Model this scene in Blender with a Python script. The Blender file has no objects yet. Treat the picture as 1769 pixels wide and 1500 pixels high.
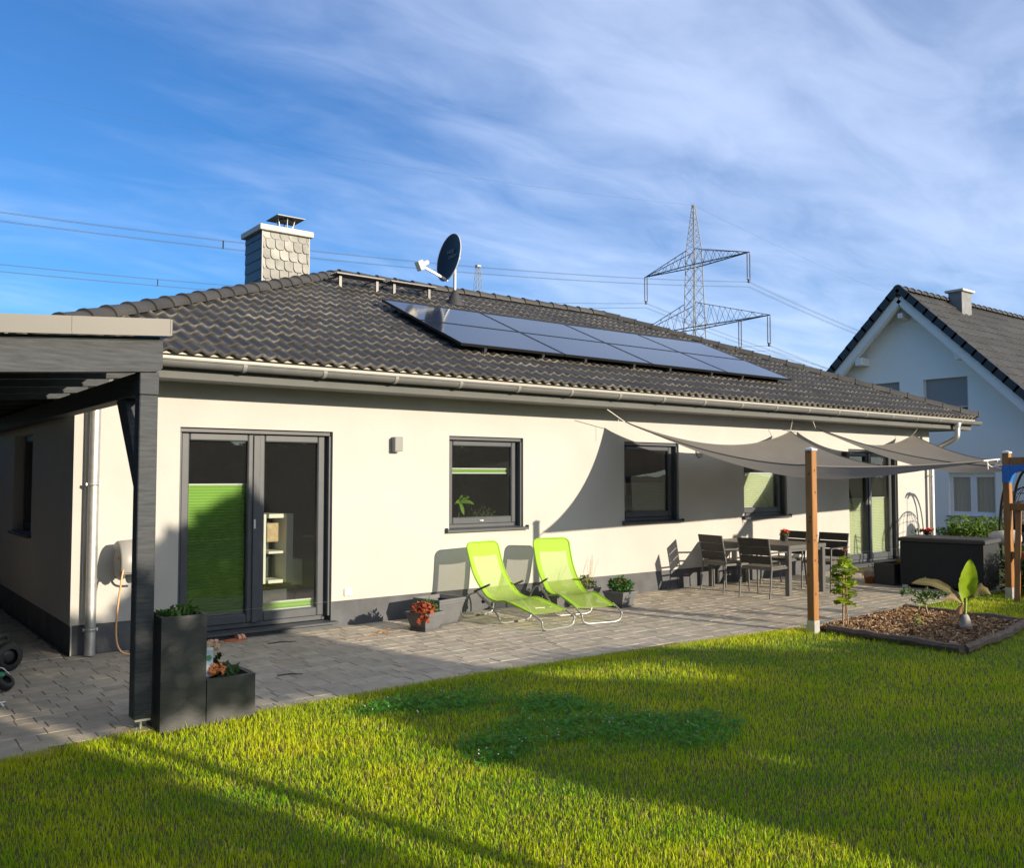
import bpy, bmesh, math, random
import numpy as np
from mathutils import Vector, Matrix
R = math.radians
SC = bpy.context.scene
COL = SC.collection
random.seed(7); rng = np.random.default_rng(11)

# ------------------------------------------------------------------ camera
cd = bpy.data.cameras.new('camera'); cam = bpy.data.objects.new('camera', cd); COL.objects.link(cam)
cam.location = (-1.871, -9.253, 1.697)
cam.rotation_euler = (R(90 + 2.71), R(0), R(-37.61))
cd.sensor_width = 36; cd.lens = 36 * 1540 / 1769; cd.clip_start = .05; cd.clip_end = 3000
SC.camera = cam
SC.view_settings.view_transform = 'Standard'; SC.view_settings.look = 'None'
SC.view_settings.exposure = EXPO = 0.66
SC.view_settings.gamma = 1

# ------------------------------------------------------------------ world: physical sky, thin cirrus and added sun-side fill
LDIR = Vector((-.275, .93, -.242)).normalized()          # the way the light travels
SUN_EL = math.asin(-LDIR.z); SUN_AZ = math.atan2(-LDIR.x, -LDIR.y)   # azimuth from +y towards +x
W = bpy.data.worlds.new('World'); SC.world = W; W.use_nodes = True
nt = W.node_tree; nt.nodes.clear()
def N(t, **kw):
    n = nt.nodes.new(t)
    for k, v in kw.items():
        if k in n.inputs.keys() and not hasattr(n, k): n.inputs[k].default_value = v
        else: setattr(n, k, v)
    return n
def LK(a, b): nt.links.new(a, b)
sky = N('ShaderNodeTexSky', sky_type='NISHITA', sun_disc=False, sun_elevation=SUN_EL, sun_rotation=SUN_AZ, altitude=100,
        air_density=1.0, dust_density=.3, ozone_density=2.0)
tc = N('ShaderNodeTexCoord')
# project the direction on a flat cloud layer overhead
sep = N('ShaderNodeSeparateXYZ'); LK(tc.outputs['Generated'], sep.inputs[0])
def M(op, a, b=None, c=None):
    n = N('ShaderNodeMath', operation=op)
    for i, v in enumerate((a, b, c)):
        if v is None: continue
        if isinstance(v, (int, float)): n.inputs[i].default_value = v
        else: LK(v, n.inputs[i])
    return n.outputs[0]
zc = M('ADD', M('MAXIMUM', sep.outputs[2], 0.0), .12)
px = M('DIVIDE', sep.outputs[0], zc); py = M('DIVIDE', sep.outputs[1], zc)
comb = N('ShaderNodeCombineXYZ'); LK(px, comb.inputs[0]); LK(py, comb.inputs[1])
mp = N('ShaderNodeMapping'); LK(comb.outputs[0], mp.inputs[0])
mp.inputs['Rotation'].default_value = (0, 0, R(-28)); mp.inputs['Scale'].default_value = (.52, 1.15, 1)
n1 = N('ShaderNodeTexNoise'); LK(mp.outputs[0], n1.inputs['Vector']); n1.inputs['Scale'].default_value = .9
n1.inputs['Detail'].default_value = 7; n1.inputs['Roughness'].default_value = .52; n1.inputs['Distortion'].default_value = .5
n2 = N('ShaderNodeTexNoise'); LK(mp.outputs[0], n2.inputs['Vector']); n2.inputs['Scale'].default_value = 5.0
n2.inputs['Detail'].default_value = 6; n2.inputs['Roughness'].default_value = .55; n2.inputs['Distortion'].default_value = .6
# cloud veil is thicker towards +x (east of the view), clear towards -x
bias = N('ShaderNodeMapRange'); bias.interpolation_type = 'SMOOTHSTEP'
az = M('ARCTAN2', sep.outputs[0], sep.outputs[1])
az2 = M('ADD', az, M('MULTIPLY', sep.outputs[2], 1.25))
LK(az2, bias.inputs[0])
bias.inputs[1].default_value = .40; bias.inputs[2].default_value = 1.30; bias.inputs[3].default_value = -.17; bias.inputs[4].default_value = .26
s = M('ADD', M('ADD', n1.outputs[0], M('MULTIPLY', M('SUBTRACT', n2.outputs[0], .5), .42)), bias.outputs[0])
cl = N('ShaderNodeMapRange'); cl.interpolation_type = 'SMOOTHSTEP'; LK(s, cl.inputs[0])
cl.inputs[1].default_value = .30; cl.inputs[2].default_value = 1.0; cl.inputs[3].default_value = 0; cl.inputs[4].default_value = .62
mx = N('ShaderNodeMix', data_type='RGBA'); LK(cl.outputs[0], mx.inputs['Factor'])
tint = N('ShaderNodeMix', data_type='RGBA', blend_type='MULTIPLY'); tint.inputs['Factor'].default_value = 1
LK(sky.outputs[0], tint.inputs['A']); tint.inputs['B'].default_value = (.37, .75, 1.20, 1)
dot = N('ShaderNodeVectorMath', operation='DOT_PRODUCT'); LK(tc.outputs['Generated'], dot.inputs[0]); dot.inputs[1].default_value = -LDIR
# bright cloud added in the sun's half, out of view, to fill shade
glow = N('ShaderNodeMapRange'); glow.interpolation_type = 'SMOOTHSTEP'; LK(dot.outputs['Value'], glow.inputs[0]); glow.inputs[1].default_value = .1; glow.inputs[2].default_value = 1.0; glow.inputs[3].default_value = 0; glow.inputs[4].default_value = 1
cc = N('ShaderNodeMix', data_type='RGBA'); LK(glow.outputs[0], cc.inputs['Factor']); cc.inputs['A'].default_value = (6.1, 7.1, 9.3, 1); cc.inputs['B'].default_value = (15, 14.4, 12.8, 1)
LK(tint.outputs['Result'], mx.inputs['A']); LK(cc.outputs['Result'], mx.inputs['B'])
cf = M('MAXIMUM', cl.outputs[0], M('MULTIPLY', glow.outputs[0], .55)); LK(cf, mx.inputs['Factor'])
bg = N('ShaderNodeBackground'); bg.inputs['Strength'].default_value = .095; LK(mx.outputs['Result'], bg.inputs['Color'])
wo = N('ShaderNodeOutputWorld'); LK(bg.outputs[0], wo.inputs[0])

# ------------------------------------------------------------------ sun
sl = bpy.data.lights.new('sun', 'SUN'); so = bpy.data.objects.new('sun', sl); COL.objects.link(so)
sl.energy = 5.0; sl.angle = R(.5); sl.color = (1, .845, .64)
so.rotation_euler = LDIR.to_track_quat('-Z', 'Y').to_euler(); so.location = (3, -20, 8)

# ------------------------------------------------------------------ materials
MATS = {}
def mat(name, col, rough=.6, metal=0, var=0, vscale=3, bump=0, bscale=40, spec=.5, stretch=None, col2=None, trans=0, attr=None, detail=5, bdist=.01):
    """plain procedural surface: base colour, noise variation (to col2 or darker/lighter), noise bump"""
    if name in MATS: return MATS[name]
    m = bpy.data.materials.new(name); m.use_nodes = True; MATS[name] = m
    t = m.node_tree; b = t.nodes['Principled BSDF']
    b.inputs['Roughness'].default_value = rough; b.inputs['Metallic'].default_value = metal
    b.inputs['Specular IOR Level'].default_value = spec
    b.inputs['Base Color'].default_value = (*col, 1)
    tc = t.nodes.new('ShaderNodeTexCoord'); vec = tc.outputs['Object']
    if stretch:
        mpn = t.nodes.new('ShaderNodeMapping'); t.links.new(vec, mpn.inputs[0]); mpn.inputs['Scale'].default_value = stretch; vec = mpn.outputs[0]
    out = None
    if var or col2:
        n = t.nodes.new('ShaderNodeTexNoise'); n.inputs['Scale'].default_value = vscale; n.inputs['Detail'].default_value = detail
        n.inputs['Roughness'].default_value = .6
        t.links.new(vec, n.inputs['Vector'])
        r = t.nodes.new('ShaderNodeMapRange'); t.links.new(n.outputs[0], r.inputs[0])
        r.inputs[1].default_value = .3; r.inputs[2].default_value = .7
        mxn = t.nodes.new('ShaderNodeMix'); mxn.data_type = 'RGBA'; t.links.new(r.outputs[0], mxn.inputs['Factor'])
        a = col if col2 else tuple(c * (1 - var) for c in col)
        c2 = col2 if col2 else tuple(min(1, c * (1 + var)) for c in col)
        mxn.inputs['A'].default_value = (*a, 1); mxn.inputs['B'].default_value = (*c2, 1); out = mxn.outputs['Result']
    if attr:
        at = t.nodes.new('ShaderNodeAttribute'); at.attribute_name = attr
        if out is None: out = at.outputs['Color']
        else:
            m2 = t.nodes.new('ShaderNodeMix'); m2.data_type = 'RGBA'; m2.blend_type = 'MULTIPLY'; m2.inputs['Factor'].default_value = 1
            t.links.new(out, m2.inputs['A']); t.links.new(at.outputs['Color'], m2.inputs['B']); out = m2.outputs['Result']
    if out is not None: t.links.new(out, b.inputs['Base Color'])
    if bump:
        n = t.nodes.new('ShaderNodeTexNoise'); n.inputs['Scale'].default_value = bscale; n.inputs['Detail'].default_value = 4
        t.links.new(vec, n.inputs['Vector'])
        bn = t.nodes.new('ShaderNodeBump'); bn.inputs['Strength'].default_value = bump; bn.inputs['Distance'].default_value = bdist
        t.links.new(n.outputs[0], bn.inputs['Height']); t.links.new(bn.outputs[0], b.inputs['Normal'])
    if trans:
        tr = t.nodes.new('ShaderNodeBsdfTranslucent'); ms = t.nodes.new('ShaderNodeMixShader'); ms.inputs[0].default_value = trans
        if out is not None: t.links.new(out, tr.inputs[0])
        else: tr.inputs[0].default_value = (*col, 1)
        o = t.nodes['Material Output']
        t.links.new(b.outputs[0], ms.inputs[1]); t.links.new(tr.outputs[0], ms.inputs[2]); t.links.new(ms.outputs[0], o.inputs[0])
    return m
def glass(name, tint=(.8, .86, .86), ior=1.85, wave=.004):
    if name in MATS: return MATS[name]
    m = bpy.data.materials.new(name); m.use_nodes = True; MATS[name] = m
    t = m.node_tree; t.nodes.clear()
    o = t.nodes.new('ShaderNodeOutputMaterial'); ms = t.nodes.new('ShaderNodeMixShader')
    f = t.nodes.new('ShaderNodeFresnel'); f.inputs[0].default_value = ior
    tr = t.nodes.new('ShaderNodeBsdfTransparent'); tr.inputs[0].default_value = (*tint, 1)
    g = t.nodes.new('ShaderNodeBsdfGlossy'); g.inputs['Roughness'].default_value = .01
    tcn = t.nodes.new('ShaderNodeTexCoord'); n = t.nodes.new('ShaderNodeTexNoise'); n.inputs['Scale'].default_value = 1.6; n.inputs['Detail'].default_value = 1
    bn = t.nodes.new('ShaderNodeBump'); bn.inputs['Strength'].default_value = .12; bn.inputs['Distance'].default_value = wave * 4
    t.links.new(tcn.outputs['Object'], n.inputs['Vector']); t.links.new(n.outputs[0], bn.inputs['Height']); t.links.new(bn.outputs[0], g.inputs['Normal'])
    t.links.new(f.outputs[0], ms.inputs[0]); t.links.new(tr.outputs[0], ms.inputs[1]); t.links.new(g.outputs[0], ms.inputs[2]); df = t.nodes.new('ShaderNodeBsdfDiffuse'); df.inputs[0].default_value = (.36, .38, .40, 1); n2_ = t.nodes.new('ShaderNodeTexNoise'); n2_.inputs['Scale'].default_value = 14; n2_.inputs['Detail'].default_value = 6; n2_.inputs['Roughness'].default_value = .7
    t.links.new(tcn.outputs['Object'], n2_.inputs['Vector']); mr = t.nodes.new('ShaderNodeMapRange'); t.links.new(n2_.outputs[0], mr.inputs[0]); mr.inputs[1].default_value = .35; mr.inputs[2].default_value = .8; mr.inputs[3].default_value = .022; mr.inputs[4].default_value = .036
    m2 = t.nodes.new('ShaderNodeMixShader'); t.links.new(mr.outputs[0], m2.inputs[0]); t.links.new(ms.outputs[0], m2.inputs[1]); t.links.new(df.outputs[0], m2.inputs[2]); t.links.new(m2.outputs[0], o.inputs[0])
    return m
def leafmat(name, attr='tint', trans=.45, rough=.5, holes=0):
    if name in MATS: return MATS[name]
    m = mat(name, (1, 1, 1), rough=rough, spec=.3, attr=attr, trans=trans); return m
def meshfabric(name, col, open_=.25, trans=.5):
    """woven mesh: part see-through, part diffuse, part translucent"""
    if name in MATS: return MATS[name]
    m = mat(name, col, rough=.7, spec=.2, trans=trans, bump=.15, bscale=260, bdist=.002)
    t = m.node_tree; o = t.nodes['Material Output']; src = o.inputs[0].links[0].from_socket
    tr = t.nodes.new('ShaderNodeBsdfTransparent'); ms = t.nodes.new('ShaderNodeMixShader'); ms.inputs[0].default_value = open_
    t.links.new(src, ms.inputs[1]); t.links.new(tr.outputs[0], ms.inputs[2]); t.links.new(ms.outputs[0], o.inputs[0])
    return m

# ------------------------------------------------------------------ mesh builder
class MB:
    def __init__(s): s.v = []; s.f = []; s.sm = []; s.c = []
    def quad(s, *p, smooth=False):
        i = len(s.v); s.v += [tuple(q) for q in p]; s.f.append(tuple(range(i, i + len(p)))); s.sm.append(smooth); return s
    def grid(s, G, smooth=True, closed=False, flip=False):
        """G: rows x cols of points"""
        n, m = len(G), len(G[0]); o = len(s.v)
        for r in G: s.v += [tuple(q) for q in r]
        for i in range(n - 1):
            for j in range(m if closed else m - 1):
                k = (j + 1) % m
                q = (o + i * m + j, o + i * m + k, o + (i + 1) * m + k, o + (i + 1) * m + j)
                s.f.append(q[::-1] if flip else q); s.sm.append(smooth)
        return s
    def box(s, a, b, bev=0, rot=None, about=None):
        (x0, y0, z0), (x1, y1, z1) = [(min(p, q)) for p, q in zip(a, b)], [(max(p, q)) for p, q in zip(a, b)]
        o = len(s.v)
        if not bev:
            P = [(x, y, z) for z in (z0, z1) for y in (y0, y1) for x in (x0, x1)]
            F = [(0, 2, 3, 1), (4, 5, 7, 6), (0, 1, 5, 4), (2, 6, 7, 3), (0, 4, 6, 2), (1, 3, 7, 5)]
        else:
            bev = min(bev, (x1 - x0) * .45, (y1 - y0) * .45, (z1 - z0) * .45)
            bm = bmesh.new(); bmesh.ops.create_cube(bm, size=1)
            for v in bm.verts: v.co = Vector(((x0 + x1) / 2 + v.co.x * (x1 - x0), (y0 + y1) / 2 + v.co.y * (y1 - y0), (z0 + z1) / 2 + v.co.z * (z1 - z0)))
            bmesh.ops.bevel(bm, geom=bm.edges[:], offset=bev, segments=1, affect='EDGES')
            bm.verts.index_update(); P = [tuple(v.co) for v in bm.verts]; F = [tuple(v.index for v in f.verts) for f in bm.faces]; bm.free()
        if rot is not None:
            c = Vector(about) if about is not None else Vector(((x0 + x1) / 2, (y0 + y1) / 2, (z0 + z1) / 2))
            P = [tuple(c + rot @ (Vector(p) - c)) for p in P]
        s.v += P
        for f in F: s.f.append(tuple(o + i for i in f)); s.sm.append(False)
        return s
    def bar(s, a, b, w, h, up=(0, 0, 1), bev=0):
        """rectangular bar between two points, w across, h along up"""
        a, b = Vector(a), Vector(b); d = (b - a); L = d.length; d.normalize()
        u = Vector(up); u = (u - d * u.dot(d))
        if u.length < 1e-5: u = Vector((1, 0, 0)) - d * d.x
        u.normalize(); sd = d.cross(u)
        rot = Matrix((sd, d, u)).transposed(); o = len(s.v)
        s.box((-w / 2, 0, -h / 2), (w / 2, L, h / 2), bev)
        for i in range(o, len(s.v)): s.v[i] = tuple(a + rot @ Vector(s.v[i]))
        return s
    def tube(s, pts, r, n=8, closed=False, caps=True, smooth=True):
        P = [Vector(p) for p in pts]; rr = r if isinstance(r, (list, tuple)) else [r] * len(P)
        if closed: P = P + [P[0]]; rr = list(rr) + [rr[0]]
        T = []
        for i in range(len(P)):
            if closed and i in (0, len(P) - 1): t = (P[1] - P[0]).normalized() + (P[-1] - P[-2]).normalized()
            elif i == 0: t = P[1] - P[0]
            elif i == len(P) - 1: t = P[-1] - P[-2]
            else: t = (P[i + 1] - P[i]).normalized() + (P[i] - P[i - 1]).normalized()
            T.append(t.normalized() if t.length > 1e-9 else Vector((0, 0, 1)))
        u = T[0].orthogonal().normalized(); G = []
        for i, p in enumerate(P):
            u = (u - T[i] * u.dot(T[i])); u = u.normalized() if u.length > 1e-6 else T[i].orthogonal().normalized(); w = T[i].cross(u)
            G.append([p + (u * math.cos(2 * math.pi * k / n) + w * math.sin(2 * math.pi * k / n)) * rr[i] for k in range(n)])
        s.grid(G, smooth=smooth, closed=True)
        if caps and not closed:
            s.quad(*G[0][::-1]); s.quad(*G[-1])
        return s
    def lathe(s, prof, c=(0, 0, 0), n=20, smooth=True, axis=None):
        c = Vector(c); rot = Vector((0, 0, 1)).rotation_difference(Vector(axis)).to_matrix() if axis is not None else Matrix.Identity(3)
        G = [[c + rot @ Vector((r * math.cos(2 * math.pi * k / n), r * math.sin(2 * math.pi * k / n), z)) for k in range(n)] for r, z in prof]
        return s.grid(G, smooth=smooth, closed=True)
    def prism(s, poly, axis, a, b):
        """polygon in the plane across axis, swept from a to b"""
        def mk(p, t):
            q = list(p); q.insert(axis, t); return q
        A = [mk(p, a) for p in poly]; B = [mk(p, b) for p in poly]; n = len(poly)
        s.quad(*A[::-1]); s.quad(*B)
        for i in range(n): s.quad(A[i], A[(i + 1) % n], B[(i + 1) % n], B[i])
        return s
    def build(s, name, m, parent=None, label=None, cat=None, group=None, kind=None, colors=None, recalc=True):
        me = bpy.data.meshes.new(name)
        off = Vector((0, 0, 0)); q = parent
        while q is not None: off += Vector(q.location); q = q.parent
        me.from_pydata([tuple(Vector(p) - off) for p in s.v] if off.length else s.v, [], s.f)
        me.polygons.foreach_set('use_smooth', s.sm)
        if recalc and len(s.f) < 60000:
            bm = bmesh.new(); bm.from_mesh(me); bmesh.ops.recalc_face_normals(bm, faces=bm.faces); bm.to_mesh(me); bm.free()
        if s.c:
            a = me.color_attributes.new('tint', 'FLOAT_COLOR', 'POINT'); a.data.foreach_set('color', np.array(s.c, dtype=np.float32).ravel())
        me.update()
        o = bpy.data.objects.new(name, me); COL.objects.link(o); me.materials.append(m)
        if parent is not None: o.parent = parent
        return tag(o, label, cat, group, kind)
def tag(o, label=None, cat=None, group=None, kind=None):
    if label: o['label'] = label
    if cat: o['category'] = cat
    if group: o['group'] = group
    if kind: o['kind'] = kind
    return o
def thing(name, label, cat, loc=(0, 0, 0), group=None):
    o = bpy.data.objects.new(name, None); COL.objects.link(o); o.location = loc; o.empty_display_size = .1
    return tag(o, label, cat, group)
def copy_tree(o, parent=None):
    c = o.copy(); COL.objects.link(c)
    if parent is not None: c.parent = parent
    for ch in list(o.children): copy_tree(ch, c)
    return c
def npmesh(name, v, f4, m, f3=None, colors=None, smooth=False):
    """fast mesh from numpy arrays: quads f4, triangles f3"""
    me = bpy.data.meshes.new(name); nq = 0 if f4 is None else len(f4); ntr = 0 if f3 is None else len(f3)
    me.vertices.add(len(v)); me.vertices.foreach_set('co', np.asarray(v, np.float32).ravel())
    loops = np.concatenate([x.ravel() for x in ([f4] if nq else []) + ([f3] if ntr else [])]).astype(np.int32)
    me.loops.add(len(loops)); me.loops.foreach_set('vertex_index', loops)
    me.polygons.add(nq + ntr)
    st = np.concatenate([np.arange(nq) * 4, nq * 4 + np.arange(ntr) * 3]).astype(np.int32)
    me.polygons.foreach_set('loop_start', st)
    me.polygons.foreach_set('use_smooth', np.full(nq + ntr, smooth))
    if colors is not None:
        a = me.color_attributes.new('tint', 'FLOAT_COLOR', 'POINT'); a.data.foreach_set('color', np.asarray(colors, np.float32).ravel())
    me.update(); me.validate(); me.materials.append(m)
    o = bpy.data.objects.new(name, me); COL.objects.link(o); return o
def leafcloud(name, pts, size, m, base, var=.25, parent=None, up=.3, seed=1, aspect=.55, yellow=.15):
    """many leaf-sized folded quads at the given points"""
    g = np.random.default_rng(seed); n = len(pts); pts = np.asarray(pts, float)
    d = g.normal(size=(n, 3)); d[:, 2] = d[:, 2] * .6 + up; d /= np.linalg.norm(d, axis=1)[:, None]
    e = g.normal(size=(n, 3)); e -= d * (e * d).sum(1)[:, None]; e /= np.linalg.norm(e, axis=1)[:, None]
    s = (size * g.uniform(.6, 1.35, n))[:, None]
    nn = np.cross(d, e)
    v = np.stack([pts, pts + d * s * .5 + e * s * aspect * .5 + nn * s * .08, pts + d * s, pts + d * s * .5 - e * s * aspect * .5 + nn * s * .08], 1).reshape(-1, 3)
    f = np.arange(n * 4).reshape(n, 4)
    k = g.uniform(1 - var, 1 + var, n)[:, None]; c = np.array(base)[None] * k
    c = c * (1 + g.uniform(-yellow, yellow, (n, 1)) * np.array([[1.5, .3, -.6]]))
    c = np.repeat(np.c_[np.clip(c, .002, 1), np.ones(n)], 4, 0)
    if parent is not None:
        off = np.zeros(3); q = parent
        while q is not None: off += np.array(q.location); q = q.parent
        v = v - off
    o = npmesh(name, v, f, m, colors=c)
    if parent is not None: o.parent = parent
    return o
def text_part(name, s, size, m, parent, loc, rot, shear=0, extrude=.001, sx=1):
    c = bpy.data.curves.new(name, 'FONT'); c.body = s; c.size = size; c.extrude = extrude; c.shear = shear; c.align_x = 'CENTER'; c.align_y = 'CENTER'
    t = bpy.data.objects.new('tmp', c); me = bpy.data.meshes.new_from_object(t); bpy.data.objects.remove(t); bpy.data.curves.remove(c)
    o = bpy.data.objects.new(name, me); COL.objects.link(o); me.materials.clear(); me.materials.append(m); o.parent = parent
    off = Vector((0, 0, 0)); q = parent
    while q is not None: off += Vector(q.location); q = q.parent
    o.location = Vector(loc) - off; o.rotation_euler = rot; o.scale = (sx, 1, 1); return o
def arc(c, r, a0, a1, n, ax=0, ay=2):
    out = []
    for i in range(n + 1):
        a = a0 + (a1 - a0) * i / n; p = list(c); p[ax] += r * math.cos(a); p[ay] += r * math.sin(a); out.append(tuple(p))
    return out
def smoothpath(P, it=2):
    """Chaikin corner cutting, ends kept"""
    P = [Vector(p) for p in P]
    for _ in range(it):
        Q = [P[0]]
        for a, b in zip(P, P[1:]): Q += [a * .75 + b * .25, a * .25 + b * .75]
        Q.append(P[-1]); P = Q
    return P

ANTH = mat('anthracite_paint', (.066, .074, .085), rough=.45, spec=.28, var=.08, vscale=8)
ANTH_WOOD = mat('anthracite_glazed_timber', (.052, .058, .066), rough=.65, spec=.2, var=.3, vscale=4, stretch=(1.5, 9, 14), bump=.25, bscale=20)
RENDER = mat('cream_white_render', (.418, .412, .395), rough=.9, spec=.2, var=.05, vscale=1.3, bump=.4, bscale=190, bdist=.004)
PLINTH = mat('grey_plinth_paint', (.095, .10, .11), rough=.85, spec=.12, var=.2, vscale=4, bump=.3, bscale=120, bdist=.004)
ZINC = mat('weathered_zinc', (.36, .375, .38), rough=.36, metal=.75, var=.12, vscale=6)
GALV = mat('bright_galvanised_steel', (.50, .51, .51), rough=.48, metal=.75, var=.12, vscale=14, bump=.1, bscale=20)
GUT = mat('grey_gutter_zinc', (.135, .14, .14), rough=.55, metal=.15, spec=.25, var=.1, vscale=5)
WHITE = mat('white_plastic', (.6, .6, .59), rough=.4)
CREAM = mat('cream_metal', (.31, .30, .265), rough=.5)
BLACK = mat('black_plastic', (.015, .015, .016), rough=.45)
DARKMETAL = mat('dark_grey_metal', (.05, .052, .055), rough=.4, metal=.3)
RUBBER = mat('black_rubber', (.018, .018, .018), rough=.7)

# ================================================================== ground, patio, lawn
GROUND = mat('field_soil_and_grass', (.05, .075, .02), rough=1, col2=(.09, .10, .03), vscale=.4)
gb = MB(); gb.quad((-1500, -1500, -.05), (1500, -1500, -.05), (1500, 1500, -.05), (-1500, 1500, -.05)); gb.build('ground', GROUND, kind='structure')
LAWN = mat('lawn_thatch', (.06, .08, .012), rough=1, col2=(.13, .11, .03), vscale=30, bump=.6, bscale=120, bdist=.02)  # base colour darkened to stand for self-shadow between the blades
def lawn_front(x):            # the ragged edge where the lawn meets the paving
    return np.interp(x, [-8, -1.0, -.6, -.15, .6, 1.4, 2.5, 5.2, 6.8, 9, 9.05, 30], [-3.3, -3.17, -3.08, -2.99, -3.03, -2.99, -2.97, -3.13, -3.33, -3.2, -3.13, -3.1])
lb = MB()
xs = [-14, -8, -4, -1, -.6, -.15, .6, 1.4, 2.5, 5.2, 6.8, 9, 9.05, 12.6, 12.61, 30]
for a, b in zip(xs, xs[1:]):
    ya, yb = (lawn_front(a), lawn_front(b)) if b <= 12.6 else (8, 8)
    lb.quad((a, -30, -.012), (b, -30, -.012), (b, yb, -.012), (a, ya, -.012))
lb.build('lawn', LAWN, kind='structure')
SAND = mat('joint_sand', (.10, .088, .068), rough=1, var=.3, vscale=60)
pb = MB(); 
for a, b in zip(xs, xs[1:]):
    if a >= -8 and b <= 12.6: pb.quad((a, lawn_front(a) - .01, -.0035), (b, lawn_front(b) - .01, -.0035), (b, 0, -.0035), (a, 0, -.0035))
pb.quad((-8, 0, -.0035), (0, 0, -.0035), (0, 12, -.0035), (-8, 12, -.0035)); pb.build('paving_bed', SAND, kind='structure')
PAVE = mat('grey_concrete_pavers', (.355, .32, .265), rough=.85, var=.16, vscale=9, bump=.35, bscale=70, bdist=.004, attr='tint')
pv = MB()
def paver(x0, x1, y0, y1):
    g = .0018; c = .0035; h = random.uniform(-.0012, .0018); k = random.uniform(.84, 1.10)
    col = (k * random.uniform(.97, 1.03), k, k * random.uniform(.95, 1.02), 1)
    x0 += g; x1 -= g; y0 += g; y1 -= g; o = len(pv.v); t = [random.uniform(-.0012, .0012) for _ in range(4)]
    pv.v += [(x0, y0, -.02), (x1, y0, -.02), (x1, y1, -.02), (x0, y1, -.02), (x0, y0, h - c), (x1, y0, h - c), (x1, y1, h - c), (x0, y1, h - c),
             (x0 + c, y0 + c, h + t[0]), (x1 - c, y0 + c, h + t[1]), (x1 - c, y1 - c, h + t[2]), (x0 + c, y1 - c, h + t[3])]
    F = [(8, 9, 10, 11)] + [(i, (i + 1) % 4, 4 + (i + 1) % 4, 4 + i) for i in range(4)] + [(4 + i, 4 + (i + 1) % 4, 8 + (i + 1) % 4, 8 + i) for i in range(4)]
    for f in F: pv.f.append(tuple(o + i for i in f)); pv.sm.append(False)
    pv.c += [col] * 12
y = -.008; rowh = [.165, .165, .165]; r_i = 0
while y > -3.45:
    h = rowh[r_i % 3]; x = -3.2 + random.uniform(0, .2) if y > -3.2 else -3.2
    while x < 12.5:
        w = random.choice([.125, .165, .205, .245, .245, .285])
        mid = x + w / 2
        if y - h > lawn_front(mid) - .02 and not (6.9 < mid < 8.95 and y - h < -3.34): paver(x, min(x + w, 12.5), y - h, y)
        x += w
    y -= h; r_i += 1
y = 0
while y < 7:
    h = rowh[r_i % 3]; x = -3.2
    while x < -.06:
        w = random.choice([.125, .165, .205, .245, .245, .285]); paver(x, min(x + w, -.03), y, y + h); x += w
    y += h; r_i += 1
pv.build('patio_paving', PAVE, kind='structure', recalc=False)

# ================================================================== the bungalow
HX, HY = 16.06, 8.9
house = thing('bungalow', 'long single storey cream bungalow with dark hipped tile roof and anthracite windows', 'house', (HX / 2, HY / 2, 0))
OPEN = [(.99, 2.69, .07, 2.2), (4.272, 5.445, 1.035, 2.2), (7.312, 8.478, 1.03, 2.2), (10.045, 11.212, 1.03, 2.2), (13.1, 14.81, .07, 2.2)]
wb = MB(); ZP, ZT = .284, 2.72
xc = sorted({0, HX} | {o[0] for o in OPEN} | {o[1] for o in OPEN})
for a, b in zip(xc, xc[1:]):
    op = [o for o in OPEN if o[0] <= a and o[1] >= b]
    spans = [(ZP, ZT)] if not op else ([(ZP, op[0][2])] if op[0][2] > ZP else []) + [(op[0][3], ZT)]
    for z0, z1 in spans:
        wb.quad((a, 0, z0), (b, 0, z0), (b, 0, z1), (a, 0, z1)); wb.quad((a, .34, z0), (a, .34, z1), (b, .34, z1), (b, .34, z0))
for x0, x1, z0, z1 in OPEN:
    zz0 = max(z0, ZP)
    wb.quad((x0, .01, z1), (x1, .01, z1), (x1, .34, z1), (x0, .34, z1))
    for x in (x0, x1): wb.quad((x, .012, zz0), (x, .34, zz0), (x, .34, z1), (x, .012, z1))
    wb.quad((x0, 0, z1), (x1, 0, z1), (x1, .01, z1), (x0, .01, z1))
    for x in (x0, x1): wb.quad((x, 0, zz0), (x, .012, zz0), (x, .012, z1), (x, 0, z1))
    if z0 > ZP: wb.quad((x0, 0, z0), (x1, 0, z0), (x1, .34, z0), (x0, .34, z0))
wb.quad((0, 0, ZP), (HX, 0, ZP), (HX, .012, ZP), (0, .012, ZP))
# side wall facing the carport with one window opening, right side and back
SW = (2.12, 3.35, 1.03, 2.2)
for y0, y1, z0, z1 in [(0, SW[0], ZP, ZT), (SW[1], HY, ZP, ZT), (SW[0], SW[1], ZP, SW[2]), (SW[0], SW[1], SW[3], ZT)]:
    wb.quad((0, y0, z0), (0, y0, z1), (0, y1, z1), (0, y1, z0)); wb.quad((.34, y0, z0), (.34, y1, z0), (.34, y1, z1), (.34, y0, z1))
wb.quad((0, SW[0], SW[3]), (.34, SW[0], SW[3]), (.34, SW[1], SW[3]), (0, SW[1], SW[3])); wb.quad((0, SW[0], SW[2]), (.34, SW[0], SW[2]), (.34, SW[1], SW[2]), (0, SW[1], SW[2]))
for y in SW[:2]: wb.quad((0, y, SW[2]), (.34, y, SW[2]), (.34, y, SW[3]), (0, y, SW[3]))
wb.quad((HX, 0, ZP), (HX, HY, ZP), (HX, HY, ZT), (HX, 0, ZT)); wb.quad((0, HY, 0), (HX, HY, 0), (HX, HY, ZT), (0, HY, ZT))
wb.build('wall', RENDER, house, recalc=False)
pb = MB()
for a, b in [(0, .99), (2.69, 13.1), (14.81, HX)]:
    pb.quad((a + (.012 if a == 0 else 0), .012, -.05), (b, .012, -.05), (b, .012, ZP), (a + (.012 if a == 0 else 0), .012, ZP))
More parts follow.
